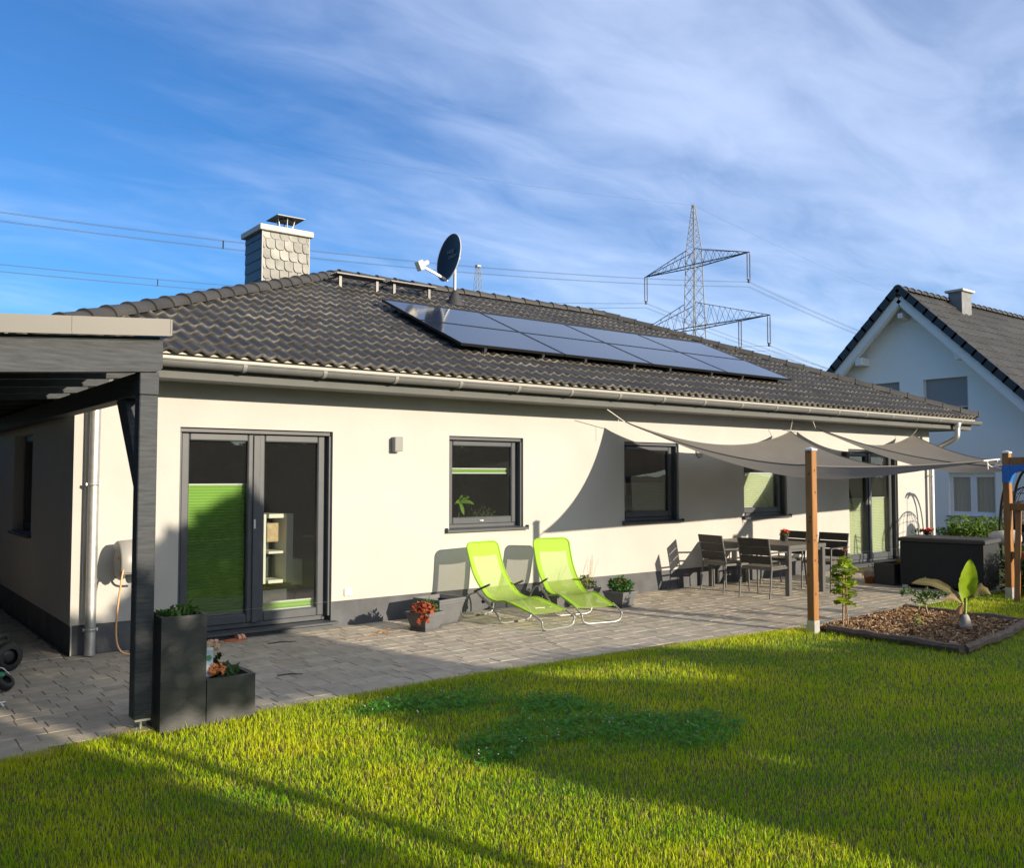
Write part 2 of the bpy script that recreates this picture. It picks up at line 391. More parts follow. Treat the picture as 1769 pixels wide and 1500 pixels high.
for x in (.99, 2.69, 13.1, 14.81): pb.quad((x, .012, -.05), (x, .34, -.05), (x, .34, ZP), (x, .012, ZP))
pb.quad((.012, .012, -.05), (.012, HY, -.05), (.012, HY, ZP), (.012, .012, ZP)); pb.quad((HX - .012, .012, -.05), (HX - .012, HY, -.05), (HX - .012, HY, ZP), (HX - .012, .012, ZP))
for a, b in ((.99, 2.69), (13.1, 14.81)): pb.quad((a, .012, -.05), (b, .012, -.05), (b, .012, .03), (a, .012, .03)); pb.quad((a, .012, .03), (b, .012, .03), (b, .34, .03), (a, .34, .03))
pb.build('plinth', PLINTH, house, recalc=False)
tr = MB(); tr.box((-.004, -.004, ZP - .004), (.012, .012, ZP), 0); tr.box((.006, .004, 0), (.018, .012, ZP - .005)); tr.build('corner_trim', ZINC, house)
# interior: dark rooms behind the panes
ROOM = mat('room_paint', (.32, .30, .27), rough=.9, var=.05); FLOORM = mat('dark_oak_floor', (.10, .075, .055), rough=.3, var=.3, vscale=3, stretch=(1, 9, 1))
rb = MB()
rb.quad((.34, .34, 2.5), (HX, .34, 2.5), (HX, 4.6, 2.5), (.34, 4.6, 2.5)); rb.quad((.34, 4.6, 0), (HX, 4.6, 0), (HX, 4.6, 2.5), (.34, 4.6, 2.5))
for x in (3.9, 6.2, 9.4, 12.3): rb.box((x - .06, .345, .02), (x + .06, 4.59, 2.49))
rb.build('interior_wall', ROOM, house, recalc=False)
fb = MB(); fb.quad((.34, .1, .05), (HX, .1, .05), (HX, 4.6, .05), (.34, 4.6, .05)); fb.build('interior_floor', FLOORM, house)

PANE = glass('window_pane')
def blindmat(name, c): return mat(name, c, rough=.8, spec=.2, trans=.25)
GREENB = blindmat('lime_green_pleated_cloth', (.34, .58, .11)); CREAMB = blindmat('pale_green_pleated_cloth', (.62, .66, .44)); GREYB = blindmat('pale_grey_pleated_cloth', (.68, .70, .66))
def frame_rect(mb, x0, x1, z0, z1, w, y0, y1, wb_=None, bev=.006):
    wb_ = wb_ or w
    mb.box((x0, y0, z0), (x0 + w, y1, z1), bev); mb.box((x1 - w, y0, z0), (x1, y1, z1), bev)
    mb.box((x0 + w, y0, z1 - w), (x1 - w, y1, z1), bev); mb.box((x0 + w, y0, z0), (x1 - w, y1, z0 + wb_), bev)
def pleats(x0, x1, z0, z1, y, m, parent, pitch=.03):
    n = max(2, int(round((z1 - z0) / pitch))) * 2; b = MB()
    G = []
    for i in range(n + 1):
        z = z0 + (z1 - z0) * i / n; dy = .011 if i % 2 else 0
        G.append([(x0, y - dy, z), (x1, y - dy, z)])
    b.grid(G, smooth=False)
    o = b.build('blind', m, parent, recalc=False)
    r = MB(); r.box((x0 - .004, y - .016, z1 + .001), (x1 + .004, y + .012, z1 + .016)); r.build('blind_rail', WHITE, parent); r = MB(); r.box((x0 - .004, y - .016, z0 - .016), (x1 + .004, y + .012, z0 - .001)); r.build('blind_rail', WHITE, parent); return o
def sill(x0, x1, z, parent):
    s = MB(); s.grid([[(x0 - .045, .11, z + .012), (x1 + .045, .11, z + .012)], [(x0 - .045, -.055, z - .006), (x1 + .045, -.055, z - .006)], [(x0 - .045, -.055, z - .036), (x1 + .045, -.055, z - .036)], [(x0 - .045, -.045, z - .036), (x1 + .045, -.045, z - .036)], [(x0 - .045, -.045, z - .012), (x1 + .045, -.045, z - .012)], [(x0 - .045, -.001, z - .008), (x1 + .045, -.001, z - .008)]], smooth=False)
    for xa in (x0 - .05, x1 + .045): s.box((xa, -.058, z - .038), (xa + .005, -.001, z + .02))
    s.build('sill', ANTH, parent)
def window(x0, x1, z0, z1, blind=None, label=None):
    f = MB(); frame_rect(f, x0, x1, z0, z1, .065, .115, .19)
    f.box((x1 - .03, .03, z0), (x1 - .004, .11, z1 - .05), .004); f.box((x0 + .004, .03, z0), (x0 + .03, .11, z1 - .05), .004)     # shutter rails
    f.box((x0, .04, z1 - .045), (x1, .11, z1 - .004))
    w = f.build('window', ANTH, house, label=label)
    s = MB(); a = (x0 + .05, x1 - .05, z0 + .05, z1 - .05); frame_rect(s, *a, .07, .10, .175, .09, .012)
    s.build('sash', ANTH, w)
    gx0, gx1, gz0, gz1 = a[0] + .07, a[1] - .07, a[2] + .09, a[3] - .07
    p = MB(); p.quad((gx0 - .01, .14, gz0 - .01), (gx1 + .01, .14, gz0 - .01), (gx1 + .01, .14, gz1 + .01), (gx0 - .01, .14, gz1 + .01)); p.build('pane', PANE, w, recalc=False)
    sill(x0, x1, z0, w)
    if blind: pleats(gx0 - .004, gx1 + .004, blind[0], blind[1], .205, blind[2], w)
    return w
w1 = window(4.272, 5.445, 1.035, 2.2, (1.745, 1.785, GREENB))
ins = MB(); ins.box((4.8, .085, 1.115), (4.86, .099, 1.14), .004); ins.box((4.815, .07, 1.125), (4.85, .085, 1.135)); ins.build('latch', GALV, w1)
w2 = window(7.312, 8.478, 1.03, 2.2, (1.20, 1.58, GREYB)); w3 = window(10.045, 11.212, 1.03, 2.2, (1.19, 1.74, CREAMB))
# side window under the carport
f = MB(); y0, y1, z0, z1 = SW
for a, b in [((.11, y0, z0), (.19, y0 + .08, z1)), ((.11, y1 - .08, z0), (.19, y1, z1)), ((.11, y0 + .08, z0), (.19, y1 - .08, z0 + .1)), ((.11, y0 + .08, z1 - .08), (.19, y1 - .08, z1))]: f.box(a, b, .005)
sw = f.build('window', ANTH, house)
p = MB(); p.quad((.15, y0 + .07, z0 + .09), (.15, y1 - .07, z0 + .09), (.15, y1 - .07, z1 - .07), (.15, y0 + .07, z1 - .07)); p.build('pane', PANE, sw)
p = MB(); p.box((-.05, y0 - .04, z0 - .035), (.1, y1 + .04, z0 - .004), .004); p.build('sill', ANTH, sw)

def french_door(x0, x1, z0, z1, left, right):
    f = MB(); frame_rect(f, x0, x1, z0, z1, .065, .12, .2, .06)
    f.box((x1 - .03, .035, z0 + .05), (x1 - .004, .115, z1 - .05), .004); f.box((x0 + .004, .035, z0 + .05), (x0 + .03, .115, z1 - .05), .004); f.box((x0, .045, z1 - .045), (x1, .115, z1 - .004))
    d = f.build('door', ANTH, house); xm = (x0 + x1) / 2
    for k, (a, b, bl) in enumerate(((x0 + .045, xm - .01, left), (xm + .01, x1 - .045, right))):
        s = MB(); frame_rect(s, a, b, z0 + .05, z1 - .045, .085, .105, .185, .10, .012)
        if k == 0: s.box((b - .03, .085, z0 + .05), (b + .045, .104, z1 - .06), .006)
        s.build('sash', ANTH, d)
        ga, gb_, gz0, gz1 = a + .085, b - .085, z0 + .15, z1 - .13
        p = MB(); p.quad((ga - .01, .15, gz0 - .01), (gb_ + .01, .15, gz0 - .01), (gb_ + .01, .15, gz1 + .01), (ga - .01, .15, gz1 + .01)); p.build('pane', PANE, d, recalc=False)
        if bl: pleats(ga - .004, gb_ + .004, max(bl[0], gz0), bl[1], .215, bl[2], d)
    st = MB(); st.box((x0 - .03, -.10, z0 - .028), (x1 + .05, .118, z0 - .004), .004); st.box((x0, -.04, .0), (x1, .118, z0 - .032)); st.build('door_sill', ANTH, d)
    h = MB(); h.box((xm - .035, .075, 1.13), (xm - .01, .104, 1.23), .004); h.build('handle', GALV, d)
    return d
d1 = french_door(.99, 2.69, .075, 2.2, (.24, 1.60, GREENB), (.235, .30, GREENB))
d2 = french_door(13.1, 14.81, .075, 2.2, (.24, 1.262, CREAMB), (.24, 1.275, CREAMB))

# ---- roof
TILE = mat('anthracite_concrete_tile', (.047, .0455, .043), rough=.55, var=.24, vscale=3.5, bump=.2, bscale=60, bdist=.003, attr='tint', spec=.3)
PITCH = R(23.35); E0 = Vector((-.70, -.65, 2.885)); E1 = Vector((HX + .70, -.65, 2.885)); RL = Vector((4.95, HY / 2, 2.885 + (HY / 2 + .65) * math.tan(PITCH))); RR_ = Vector((HX - 4.95, HY / 2, RL.z))
B0 = Vector((-.70, HY + .65, 2.885)); B1 = Vector((HX + .70, HY + .65, 2.885))
def tiled(poly, eave_dir, pitch=.152, course=.345, amp=.021, seg=6, name='roof_slope', parent=None, step=.028, edge=3.0, segs_line=True, m=None):
    """corrugated tile courses over a planar roof polygon (poly[0]-poly[1] is the eave)"""
    poly = [Vector(p) for p in poly]; o = poly[0]; ex = (poly[1] - poly[0]).normalized(); nrm = (poly[1] - poly[0]).cross(poly[2] - poly[0]).normalized()
    if nrm.z < 0: nrm = -nrm
    ey = nrm.cross(ex)
    if ey.z < 0: ey = -ey
    U = [((p - o).dot(ex), (p - o).dot(ey)) for p in poly]; L = U[1][0]; H = max(u[1] for u in U)
    bm = bmesh.new(); lay = bm.verts.layers.float_color.new('tint'); nc = int(math.ceil(H / course)); ns = int(round(L / pitch)) * seg
    for c in range(nc):
        v0, v1 = c * course - .02, (c + 1) * course + .0
        # span of the polygon at this course
        lo, hi = [], []
        for v in (max(0, v0), min(H, v1)):
            xs = []
            for (a, b), (a2, b2) in zip(U, U[1:] + U[:1]):
                if abs(b2 - b) > 1e-9 and min(b, b2) - 1e-6 <= v <= max(b, b2) + 1e-6: xs.append(a + (a2 - a) * (v - b) / (b2 - b))
            if v <= 1e-6: xs += [0, L]
            if xs: lo.append(min(xs)); hi.append(max(xs))
        if not lo: continue
        i0 = max(0, int(min(lo) / L * ns) - 1); i1 = min(ns, int(max(hi) / L * ns) + 2); prev = None
        for i in range(i0, i1 + 1):
            u = L * i / ns; ph = 2 * math.pi * i / seg; w = math.cos(ph); w = amp * (w if w > 0 else w * .75)
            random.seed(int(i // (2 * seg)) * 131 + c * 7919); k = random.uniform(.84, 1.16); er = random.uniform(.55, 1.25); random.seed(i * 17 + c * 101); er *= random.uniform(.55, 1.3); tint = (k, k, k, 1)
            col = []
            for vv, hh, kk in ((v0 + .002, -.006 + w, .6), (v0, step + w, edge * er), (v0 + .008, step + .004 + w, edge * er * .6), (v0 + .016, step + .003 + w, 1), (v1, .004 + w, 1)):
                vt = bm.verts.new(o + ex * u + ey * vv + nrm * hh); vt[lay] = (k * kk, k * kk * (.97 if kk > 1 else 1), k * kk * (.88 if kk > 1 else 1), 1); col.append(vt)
            if prev:
                for j in range(4):
                    f = bm.faces.new((prev[j], col[j], col[j + 1], prev[j + 1])); f.smooth = j == 3
            prev = col
    random.seed(7)
    cen = sum(poly, Vector()) / len(poly)
    for a, b in list(zip(poly, poly[1:] + poly[:1]))[1:]:
        d = (b - a).normalized(); pn = d.cross(nrm)
        if pn.dot(cen - a) > 0: pn = -pn
        bmesh.ops.bisect_plane(bm, geom=bm.verts[:] + bm.edges[:] + bm.faces[:], plane_co=a, plane_no=pn, clear_outer=True)
    bmesh.ops.recalc_face_normals(bm, faces=bm.faces)
    me = bpy.data.meshes.new(name); bm.to_mesh(me); bm.free(); me.materials.append(m or TILE)
    ob = bpy.data.objects.new(name, me); COL.objects.link(ob)
    if parent is not None:
        off = Vector((0, 0, 0)); q = parent
        while q is not None: off += Vector(q.location); q = q.parent
        ob.parent = parent; ob.location = -off
    return ob
def caps(a, b, r=.115, ln=.36, w=1.0):
    """overlapping half-round ridge tiles from a up to b"""
    a, b = Vector(a), Vector(b); d = (b - a); L = d.length; d.normalize(); n = max(1, int(round(L / ln))); mb = MB()
    sd = d.cross(Vector((0, 0, 1))).normalized(); up = sd.cross(d)
    for i in range(n):
        p = a + d * (L * i / n); q = a + d * (L * (i + 1) / n + .05); G = []
        for t, rr, lift in ((0, r * 1.08, .0), (.06, r * 1.08, .0), (.09, r, 0), (1, r * .92, -.008)):
            c = p.lerp(q, t) + up * lift
            G.append([c + sd * rr * math.cos(x) * w + up * (rr * math.sin(x) - .02) for x in [math.pi * k / 10 for k in range(11)]])
        mb.grid(G, smooth=False); mb.quad(*G[0]); mb.c += [(random.uniform(.85, 1.15),) * 3 + (1,)] * (len(mb.v) - len(mb.c))
    return mb
roof = MB()      # closed underlay just under the tiles
dz = Vector((0, 0, -.035))
roof.quad(E0 + dz, E1 + dz, RR_ + dz, RL + dz); roof.quad(B0 + dz, RL + dz, RR_ + dz, B1 + dz); roof.quad(E0 + dz, RL + dz, B0 + dz); roof.quad(E1 + dz, B1 + dz, RR_ + dz)
roof_o = roof.build('roof', mat('roof_underlay', (.03, .03, .03), rough=.9), house, recalc=False)
tiled([E0, E1, RR_, RL], None, parent=roof_o); tiled([B0, E0, RL], None, seg=4, parent=roof_o); tiled([E1, B1, RR_], None, seg=4, parent=roof_o); tiled([B1, B0, RL, RR_], None, seg=4, parent=roof_o)
upv = Vector((0, 0, .03))
for a, b in ((E0, RL), (E1, RR_), (B0, RL), (B1, RR_)):
    caps(a + upv, b + upv).build('hip_tiles', TILE, roof_o)
caps(RL + upv, RR_ + upv).build('ridge_tiles', TILE, roof_o)
# soffit, fascia, gutter
sf = MB(); sf.box((-.62, -.53, 2.655), (HX + .62, .02, 2.675)); sf.box((-.62, .02, 2.655), (0, HY + .5, 2.675)); sf.box((HX, .02, 2.655), (HX + .62, HY + .5, 2.675)); sf.build('soffit', mat('grey_soffit_paint', (.20, .20, .20), rough=.6), house)
fa = MB(); fa.box((-.64, -.552, 2.633), (HX + .64, -.53, 2.80), .004); fa.box((-.64, -.53, 2.633), (-.62, HY + .5, 2.80)); fa.box((HX + .62, -.53, 2.633), (HX + .64, HY + .5, 2.80)); fa.build('fascia', mat('grey_fascia_boards', (.115, .12, .118), rough=.7, spec=.1, var=.1, vscale=2), house)
eb = MB(); eb.box((-.66, -.625, 2.79), (HX + .66, -.60, 2.888)); eb.build('eaves_strip', CREAM, house)
GUT_A, GUT_B = -.78, HX + .78
def gutter_prof(x, r=.066): return [(x, -.645 + r * math.cos(a), 2.795 + r * math.sin(a) - (.0 if True else 0)) for a in [math.pi + math.pi * k / 10 for k in range(11)]]
gt = MB(); gt.grid([gutter_prof(GUT_A), gutter_prof(GUT_B)], smooth=True); gt.grid([gutter_prof(GUT_A, .062), gutter_prof(GUT_B, .062)], smooth=True)
gt.tube([(GUT_A, -.711, 2.797), (GUT_B, -.711, 2.797)], .009, 8)
for x in (GUT_A, GUT_B): gt.quad(*gutter_prof(x))
g_o = gt.build('gutter', GUT, house, recalc=False)
x = -.35
while x < HX + .7:
    br = MB(); G = []
    for xx in (x, x + .04): G.append([(xx, -.645 + .074 * math.cos(a), 2.795 + .074 * math.sin(a)) for a in [math.pi * .97 + math.pi * k / 10 for k in range(11)]])
    br.grid(G, smooth=True); br.box((x, -.60, 2.77), (x + .03, -.553, 2.80)); x += .86; br.build('gutter_bracket', mat('pale_gutter_joint', (.24, .24, .235), rough=.5, metal=.2), g_o)
def downpipe(x, y, path, m, r=.05):
    d = MB(); d.tube(path, r, 14); o = d.build('downpipe', m, house); return o
dp = downpipe(0, 0, smoothpath([(.17, -.645, 2.75), (.17, -.645, 2.64), (.165, -.12, 2.46), (.16, -.105, 2.3), (.155, -.105, .01)], 2) , GALV, .048)
for z in (1.62, .25):
    c_ = MB(); c_.lathe([(.048, -.012), (.056, -.012), (.056, .012), (.048, .012)], (.156, -.105, z), 16); c_.box((.09, -.112, z - .012), (.106, -.09, z + .012)); c_.box((.206, -.112, z - .012), (.222, -.09, z + .012)); c_.tube([(.156, -.06, z), (.156, .0, z)], .008, 6); c_.build('pipe_clip', GALV, dp)
t_ = MB(); t_.tube([(.098, -.03, .3), (.098, -.03, 2.45)], .006, 6); t_.build('earthing_rod', GALV, dp)
dp2 = downpipe(0, 0, smoothpath([(15.93, -.645, 2.74), (15.93, -.645, 2.52), (15.93, -.62, 2.44), (15.93, -.13, 2.22), (15.93, -.10, 2.12), (15.93, -.10, .01)], 2), GALV, .05)
c_ = MB(); c_.lathe([(.05, -.012), (.058, -.012), (.058, .012), (.05, .012)], (15.93, -.10, 1.7), 16); c_.tube([(15.93, -.05, 1.7), (15.93, 0, 1.7)], .008, 6); c_.build('pipe_clip', GALV, dp2); c_ = MB(); c_.lathe([(.05, -.05), (.075, .04), (.075, .06), (.05, .06)], (15.93, -.645, 2.70), 14); c_.build('gutter_outlet', GALV, dp2)

# ---- chimney (part of the roof)
SLATE = mat('pale_slate_shingles', (.25, .25, .235), rough=.6, var=.22, vscale=7, bump=.25, bscale=40, attr='tint')
SLATED = mat('shaded_slate', (.04, .05, .065), rough=.5, var=.2, vscale=5)  # dark copy of the slate: shade of the unlit side is in the colour
CXA, CXB, CYA, CYB, CZ0, CZ1 = 3.35, 4.11, 3.8, 4.49, 4.1, 5.475
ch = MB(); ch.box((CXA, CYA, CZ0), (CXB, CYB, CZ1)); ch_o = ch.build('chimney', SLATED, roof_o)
sh = MB(); row = 0; z = CZ0
while z < CZ1 - .02:        # rounded scale shingles on the two faces that show
    x = CXA - (.075 if row % 2 else 0) - .02
    while x < CXB:
        a, b = max(x, CXA + .004), min(x + .140, CXB - .004)
        if b - a > .02:
            k = random.uniform(.7, 1.15); top = min(z + .20, CZ1); n0 = len(sh.v)
            P = [(b, top), (a, top), (a, z + .07)]
            for t in range(1, 6): P.append((a + (b - a) * .42 * (1 - math.cos(t / 6 * math.pi / 2)) / 1, z + .07 - .07 * math.sin(t / 6 * math.pi / 2)))
            P += [(a + (b - a) * .42, z), (b, z + .006)]
            sh.quad(*[(px_, CYA - .004 - .026 * (top - pz_) / .2, pz_) for px_, pz_ in P][::-1]); sh.c += [(k, k, k * .98, 1)] * (len(sh.v) - n0)
        x += .150
    z += .158; row += 1
sh.build('slate_cladding', SLATE, ch_o, recalc=False)
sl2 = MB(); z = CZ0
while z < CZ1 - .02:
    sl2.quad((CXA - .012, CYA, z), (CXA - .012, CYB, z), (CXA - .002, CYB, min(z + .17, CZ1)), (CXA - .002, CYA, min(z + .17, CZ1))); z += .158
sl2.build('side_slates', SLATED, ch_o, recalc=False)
tr = MB(); tr.box((CXA - .014, CYA - .018, CZ0), (CXA + .006, CYA + .002, CZ1 - .002)); tr.box((CXB - .006, CYA - .018, CZ0), (CXB + .014, CYA + .02, CZ1 - .002)); tr.build('edge_trim', DARKMETAL, ch_o)
cp = MB(); cp.box((CXA - .06, CYA - .065, CZ1), (CXB + .06, CYB + .06, CZ1 + .09), .008); cp.build('cap', mat('pale_concrete', (.46, .45, .42), rough=.8, var=.08, vscale=8), ch_o)
cx, cy = 3.86, 4.12; zt = CZ1 + .09
fl = MB(); fl.lathe([(.21, 0), (.19, .04), (.15, .07), (.12, .075)], (cx, cy, zt), 20)
for k in range(6):
    a = k * math.pi / 3 + .3; fl.tube([(cx + .11 * math.cos(a), cy + .11 * math.sin(a), zt + .05), (cx + .15 * math.cos(a), cy + .15 * math.sin(a), zt + .22)], .009, 6)
fl.build('flue', GALV, ch_o)
cw = MB(); cw.box((cx - .23, cy - .23, zt + .222), (cx + .23, cy + .23, zt + .236)); cw.tube([(cx, cy, zt + .2), (cx, cy, zt + .222)], .12, 12)
cw.build('cowl', DARKMETAL, ch_o)

# roof plane helper: y on the front slope -> height
def rz(y): return 2.885 + (y + .65) * math.tan(PITCH)
NR = Vector((0, -math.sin(PITCH), math.cos(PITCH))); UR = Vector((0, math.cos(PITCH), math.sin(PITCH)))
# ---- sweep steps
STEPM = mat('dark_galvanised_steps', (.10, .10, .10), rough=.45, metal=.4)
for i, (xa, xb) in enumerate(((4.42, 5.28), (5.40, 6.28))):
    s = thing('roof_step', ['metal chimney sweep step nearer the chimney, below the left end of the ridge', 'metal chimney sweep step between the other roof step and the satellite dish'][i], 'roof step', (xa, 3.6, rz(3.6)), 'chimney sweep steps on the roof')
    t = MB(); t.box((xa, 3.42, rz(3.6) + .17), (xb, 3.67, rz(3.6) + .19), .004)
    for k in range(4): t.box((xa, 3.44 + k * .06, rz(3.6) + .19), (xb, 3.445 + k * .06, rz(3.6) + .198))
    t.build('tread', STEPM, s)
    for x in (xa + .08, xb - .12):
        l = MB(); l.box((x, 3.50, rz(3.5) + .02), (x + .045, 3.53, rz(3.6) + .169)); l.bar((x + .022, 3.53, rz(3.6) + .16), (x + .022, 3.95, rz(3.95) + .03), .03, .012); l.build('bracket', STEPM, s)
# ---- solar panels
CELL = mat('solar_cell_glass', (.018, .026, .045), rough=.10, spec=.42, var=.03, vscale=2)
PFR = mat('black_anodised_frame', (.012, .012, .013), rough=.4, metal=.5)
def rp(x, y, off): # point above the front slope: y measured in plan at the slope, off along the normal
    return Vector((x, y, rz(y))) + NR * off
PX0, PW, PH, PY0 = 4.60, 1.785, 1.145, .28
ROWS = ('lower', 'upper'); ORD = ('first', 'second', 'third', 'fourth')
for r_ in range(2):
    for c in range(4):
        x0, x1 = PX0 + c * PW + .008, PX0 + (c + 1) * PW - .008; a = rp(x0, PY0, .145) + UR * (r_ * PH + .008); L_ = PH - .016
        edge = [['nearest the chimney', 'left of the middle', 'right of the middle', 'nearest the white neighbour house'][c]][0]
        s = thing('solar_panel', 'black solar panel on the tiles, %s row, %s' % (ROWS[r_], edge), 'solar panel', a, 'solar panels on the roof')
        ax = Vector((x1 - x0, 0, 0)); p = MB()
        def P_(u, v, o_): return a + ax * u + UR * (v * L_) + NR * o_
        f = .018 / (x1 - x0); g = .018 / L_
        for q in ([(0, 0), (1, 0), (1, g), (0, g)], [(0, 1 - g), (1, 1 - g), (1, 1), (0, 1)], [(0, g), (f, g), (f, 1 - g), (0, 1 - g)], [(1 - f, g), (1, g), (1, 1 - g), (1 - f, 1 - g)]):
            p.quad(*[P_(u, v, 0) for u, v in q]); p.quad(*[P_(u, v, -.035) for u, v in q][::-1])
        for (u, v), (u2, v2) in zip([(0, 0), (1, 0), (1, 1), (0, 1)], [(1, 0), (1, 1), (0, 1), (0, 0)]): p.quad(P_(u, v, -.035), P_(u2, v2, -.035), P_(u2, v2, 0), P_(u, v, 0))
        p.build('panel_frame', PFR, s, recalc=False)
        q = MB(); q.quad(P_(f, g, -.003), P_(1 - f, g, -.003), P_(1 - f, 1 - g, -.003), P_(f, 1 - g, -.003)); q.build('cell_glass', CELL, s, recalc=False)
        for u in (.22, .78):
            h = MB(); h.bar(P_(u, .12 if r_ else -.02, -.062), P_(u, .98, -.062), .04, .05, NR); h.bar(P_(u, .3, -.06), P_(u, .3, -.15), .03, .03); h.bar(P_(u, .02 if r_ == 0 else .2, -.06), P_(u, .02 if r_ == 0 else .2, -.15), .05, .03); h.build('mounting_rail', DARKMETAL, s)
# ---- satellite dish
DISH = mat('dark_blue_grey_dish', (.014, .021, .034), rough=.55, spec=.25); 
dish = thing('satellite_dish', 'dark grey satellite dish on a pale mast standing on the tiled roof', 'satellite dish', (6.62, 3.38, rz(3.38)))
m_ = MB(); m_.tube([(6.62, 3.38, rz(3.38)), (6.62, 3.38, 5.56)], .027, 12); m_.build('mast', GALV, dish)
b_ = MB(); b_.lathe([(.17, -.02), (.15, .05), (.11, .10), (.10, .15), (.07, .19), (.045, .25), (.028, .27)], (6.62, 3.38, rz(3.38)), 18); b_.build('mast_collar', mat('black_rubber_collar', (.03, .03, .032), rough=.6), dish)
dn = Vector((-1, .05, .16)).normalized(); dc = Vector((6.50, 3.40, 5.45)); du = (Vector((0, 0, 1)) - dn * dn.z).normalized(); ds = dn.cross(du)
G = []
for i in range(9):
    t = i / 8; G.append([dc - dn * (.07 * (1 - t * t)) + (du * .415 * math.sin(2 * math.pi * k / 40) + ds * .375 * math.cos(2 * math.pi * k / 40)) * max(t, .001) for k in range(40)])
r_ = MB(); r_.grid(G, closed=True); r_.grid([[p - dn * .012 for p in row] for row in G], closed=True, flip=True); refl = r_.build('reflector', DISH, dish, recalc=False)
r_ = MB(); r_.tube([dc + (du * .418 * math.sin(2 * math.pi * k / 40) + ds * .378 * math.cos(2 * math.pi * k / 40)) - dn * .006 for k in range(40)], .010, 6, closed=True); r_.build('rim', mat('pale_grey_rim', (.45, .45, .44), rough=.4), refl)
ex = Matrix((-ds if (-ds).dot(Vector((0, 1, 0))) < 0 else ds, du, dn)).transposed()
ex = Matrix((ds if ds.cross(du).dot(dn) > 0 else -ds, du, dn)).transposed(); eul = ex.to_euler()
LETT = mat('grey_lettering', (.13, .14, .15), rough=.5)
text_part('lettering', 'WISI', .105, LETT, refl, dc + du * .115 - dn * .04 + ex.col[0] * (-.04), eul, shear=.25, sx=1.15)
text_part('lettering', 'ORBIT', .085, LETT, refl, dc + du * .02 - dn * .045 + ex.col[0] * .045, eul, shear=.25, sx=1.2)
lnb = Vector((6.02, 3.46, 5.19)); low = dc - du * .40 + dn * .0
a_ = MB(); a_.bar(low - dn * .05, lnb + Vector((.04, 0, .03)), .035, .035); a_.bar(Vector((6.62, 3.38, 5.25)), low - dn * .03, .03, .03); a_.build('feed_arm', WHITE, dish)
l_ = MB(); l_.box(lnb + Vector((-.10, -.07, -.03)), lnb + Vector((.0, .07, .13)), .01, rot=Matrix.Rotation(R(-25), 3, 'Y')); l_.tube([lnb + Vector((-.01, 0, .07)), lnb + Vector((.10, 0, .13))], .04, 12); l_.build('receiver', mat('cream_receiver_plastic', (.74, .70, .56), rough=.4), dish)
b_ = MB(); b_.box((6.59, 3.33, 5.40), (6.66, 3.43, 5.55), .01); b_.box((6.60, 3.31, 5.43), (6.68, 3.345, 5.46)); b_.box((6.60, 3.31, 5.50), (6.68, 3.345, 5.53)); b_.build('mast_bracket', GALV, dish)

# ---- things fixed to the wall
def wall_lamp(x, z, label, m=ANTH, lit=True):
    l = thing('wall_lamp', label, 'wall lamp', (x, 0, z), 'lamps on the bungalow wall'); b = MB(); b.box((x - .055, -.10, z - .085), (x + .055, -.001, z + .085), .006); b.build('lamp_housing', m, l)
    g = MB(); g.box((x - .045, -.09, z - .089), (x + .045, -.015, z - .0855)); g.build('lamp_glass', WHITE, l)
wall_lamp(3.497, 2.075, 'small square grey wall lamp between the green blind patio door and the houseplant window', mat('grey_lamp_paint', (.16, .165, .17), rough=.4))
wall_lamp(12.93, 2.06, 'black square wall lamp beside the cream blind patio door, half behind the shade sail', BLACK)
so_ = thing('wall_socket', 'small cream socket cover low on the wall right of the green blind patio door', 'socket', (2.89, 0, .375)); b = MB(); b.box((2.845, -.018, .335), (2.935, -.001, .42), .006); b.build('cover', mat('cream_socket_plastic', (.72, .68, .56), rough=.5), so_); b = MB(); b.box((2.865, -.023, .352), (2.915, -.0185, .402), .003); b.build('flap', mat('cream_socket_plastic', (.72, .68, .56)), so_)
ve = thing('wall_vent', 'round cream vent cover on the wall between the two middle windows', 'vent', (8.95, 0, 2.07)); b = MB(); b.lathe([(.001, -.03), (.07, -.03), (.085, -.018), (.085, 0)], (8.95, 0, 2.07), 24, axis=(0, 1, 0)); b.build('cover', CREAM, ve)
b = MB()
for k in range(4): b.box((8.90, -.036, 2.03 + k * .018), (9.0, -.031, 2.038 + k * .018))
b.build('grille', mat('grey_vent_slots', (.3, .29, .27)), ve)

# ================================================================== carport on the left
cpt = thing('carport', 'dark grey timber carport with flat roof and pale metal edge', 'carport', (-.15, -2.95, 0))
SLP = .072
def cz(x, z): return z + (x + .08) * SLP
XL = -2.5
b = MB(); b.box((-.212, -3.01, .085), (-.092, -2.89, 2.245), .006); b.build('post', ANTH_WOOD, cpt)
b = MB(); b.box((-.20, -3.0, .07), (-.10, -2.9, .084)); b.tube([(-.15, -2.95, 0), (-.15, -2.95, .07)], .011, 10); b.box((-.2, -3.0, .002), (-.1, -2.9, .008)); b.build('post_foot', GALV, cpt)
b = MB(); b.box((-.215, -3.02, 2.246), (-.09, 5.9, 2.40), .005); b.build('side_beam', ANTH_WOOD, cpt)
for y, nm in [(-2.99, 'front_beam')] + [(-2.99 + .72 * k, 'rafter') for k in range(1, 12)]:
    b = MB(); w = .05 if nm == 'front_beam' else .038; h1 = 2.615 if nm == 'front_beam' else 2.60
    x1 = -.075; P = [(XL, cz(XL, 2.405)), (x1 - .03, cz(x1 - .03, 2.405)), (x1, cz(x1, 2.43)), (x1, cz(x1, h1)), (XL, cz(XL, h1))]
    if nm == 'rafter': P[0:2] = [(XL, cz(XL, 2.425)), (x1 - .03, cz(x1 - .03, 2.425))]
    b.prism(P, 1, y - w, y + w); b.build(nm, ANTH_WOOD, cpt)
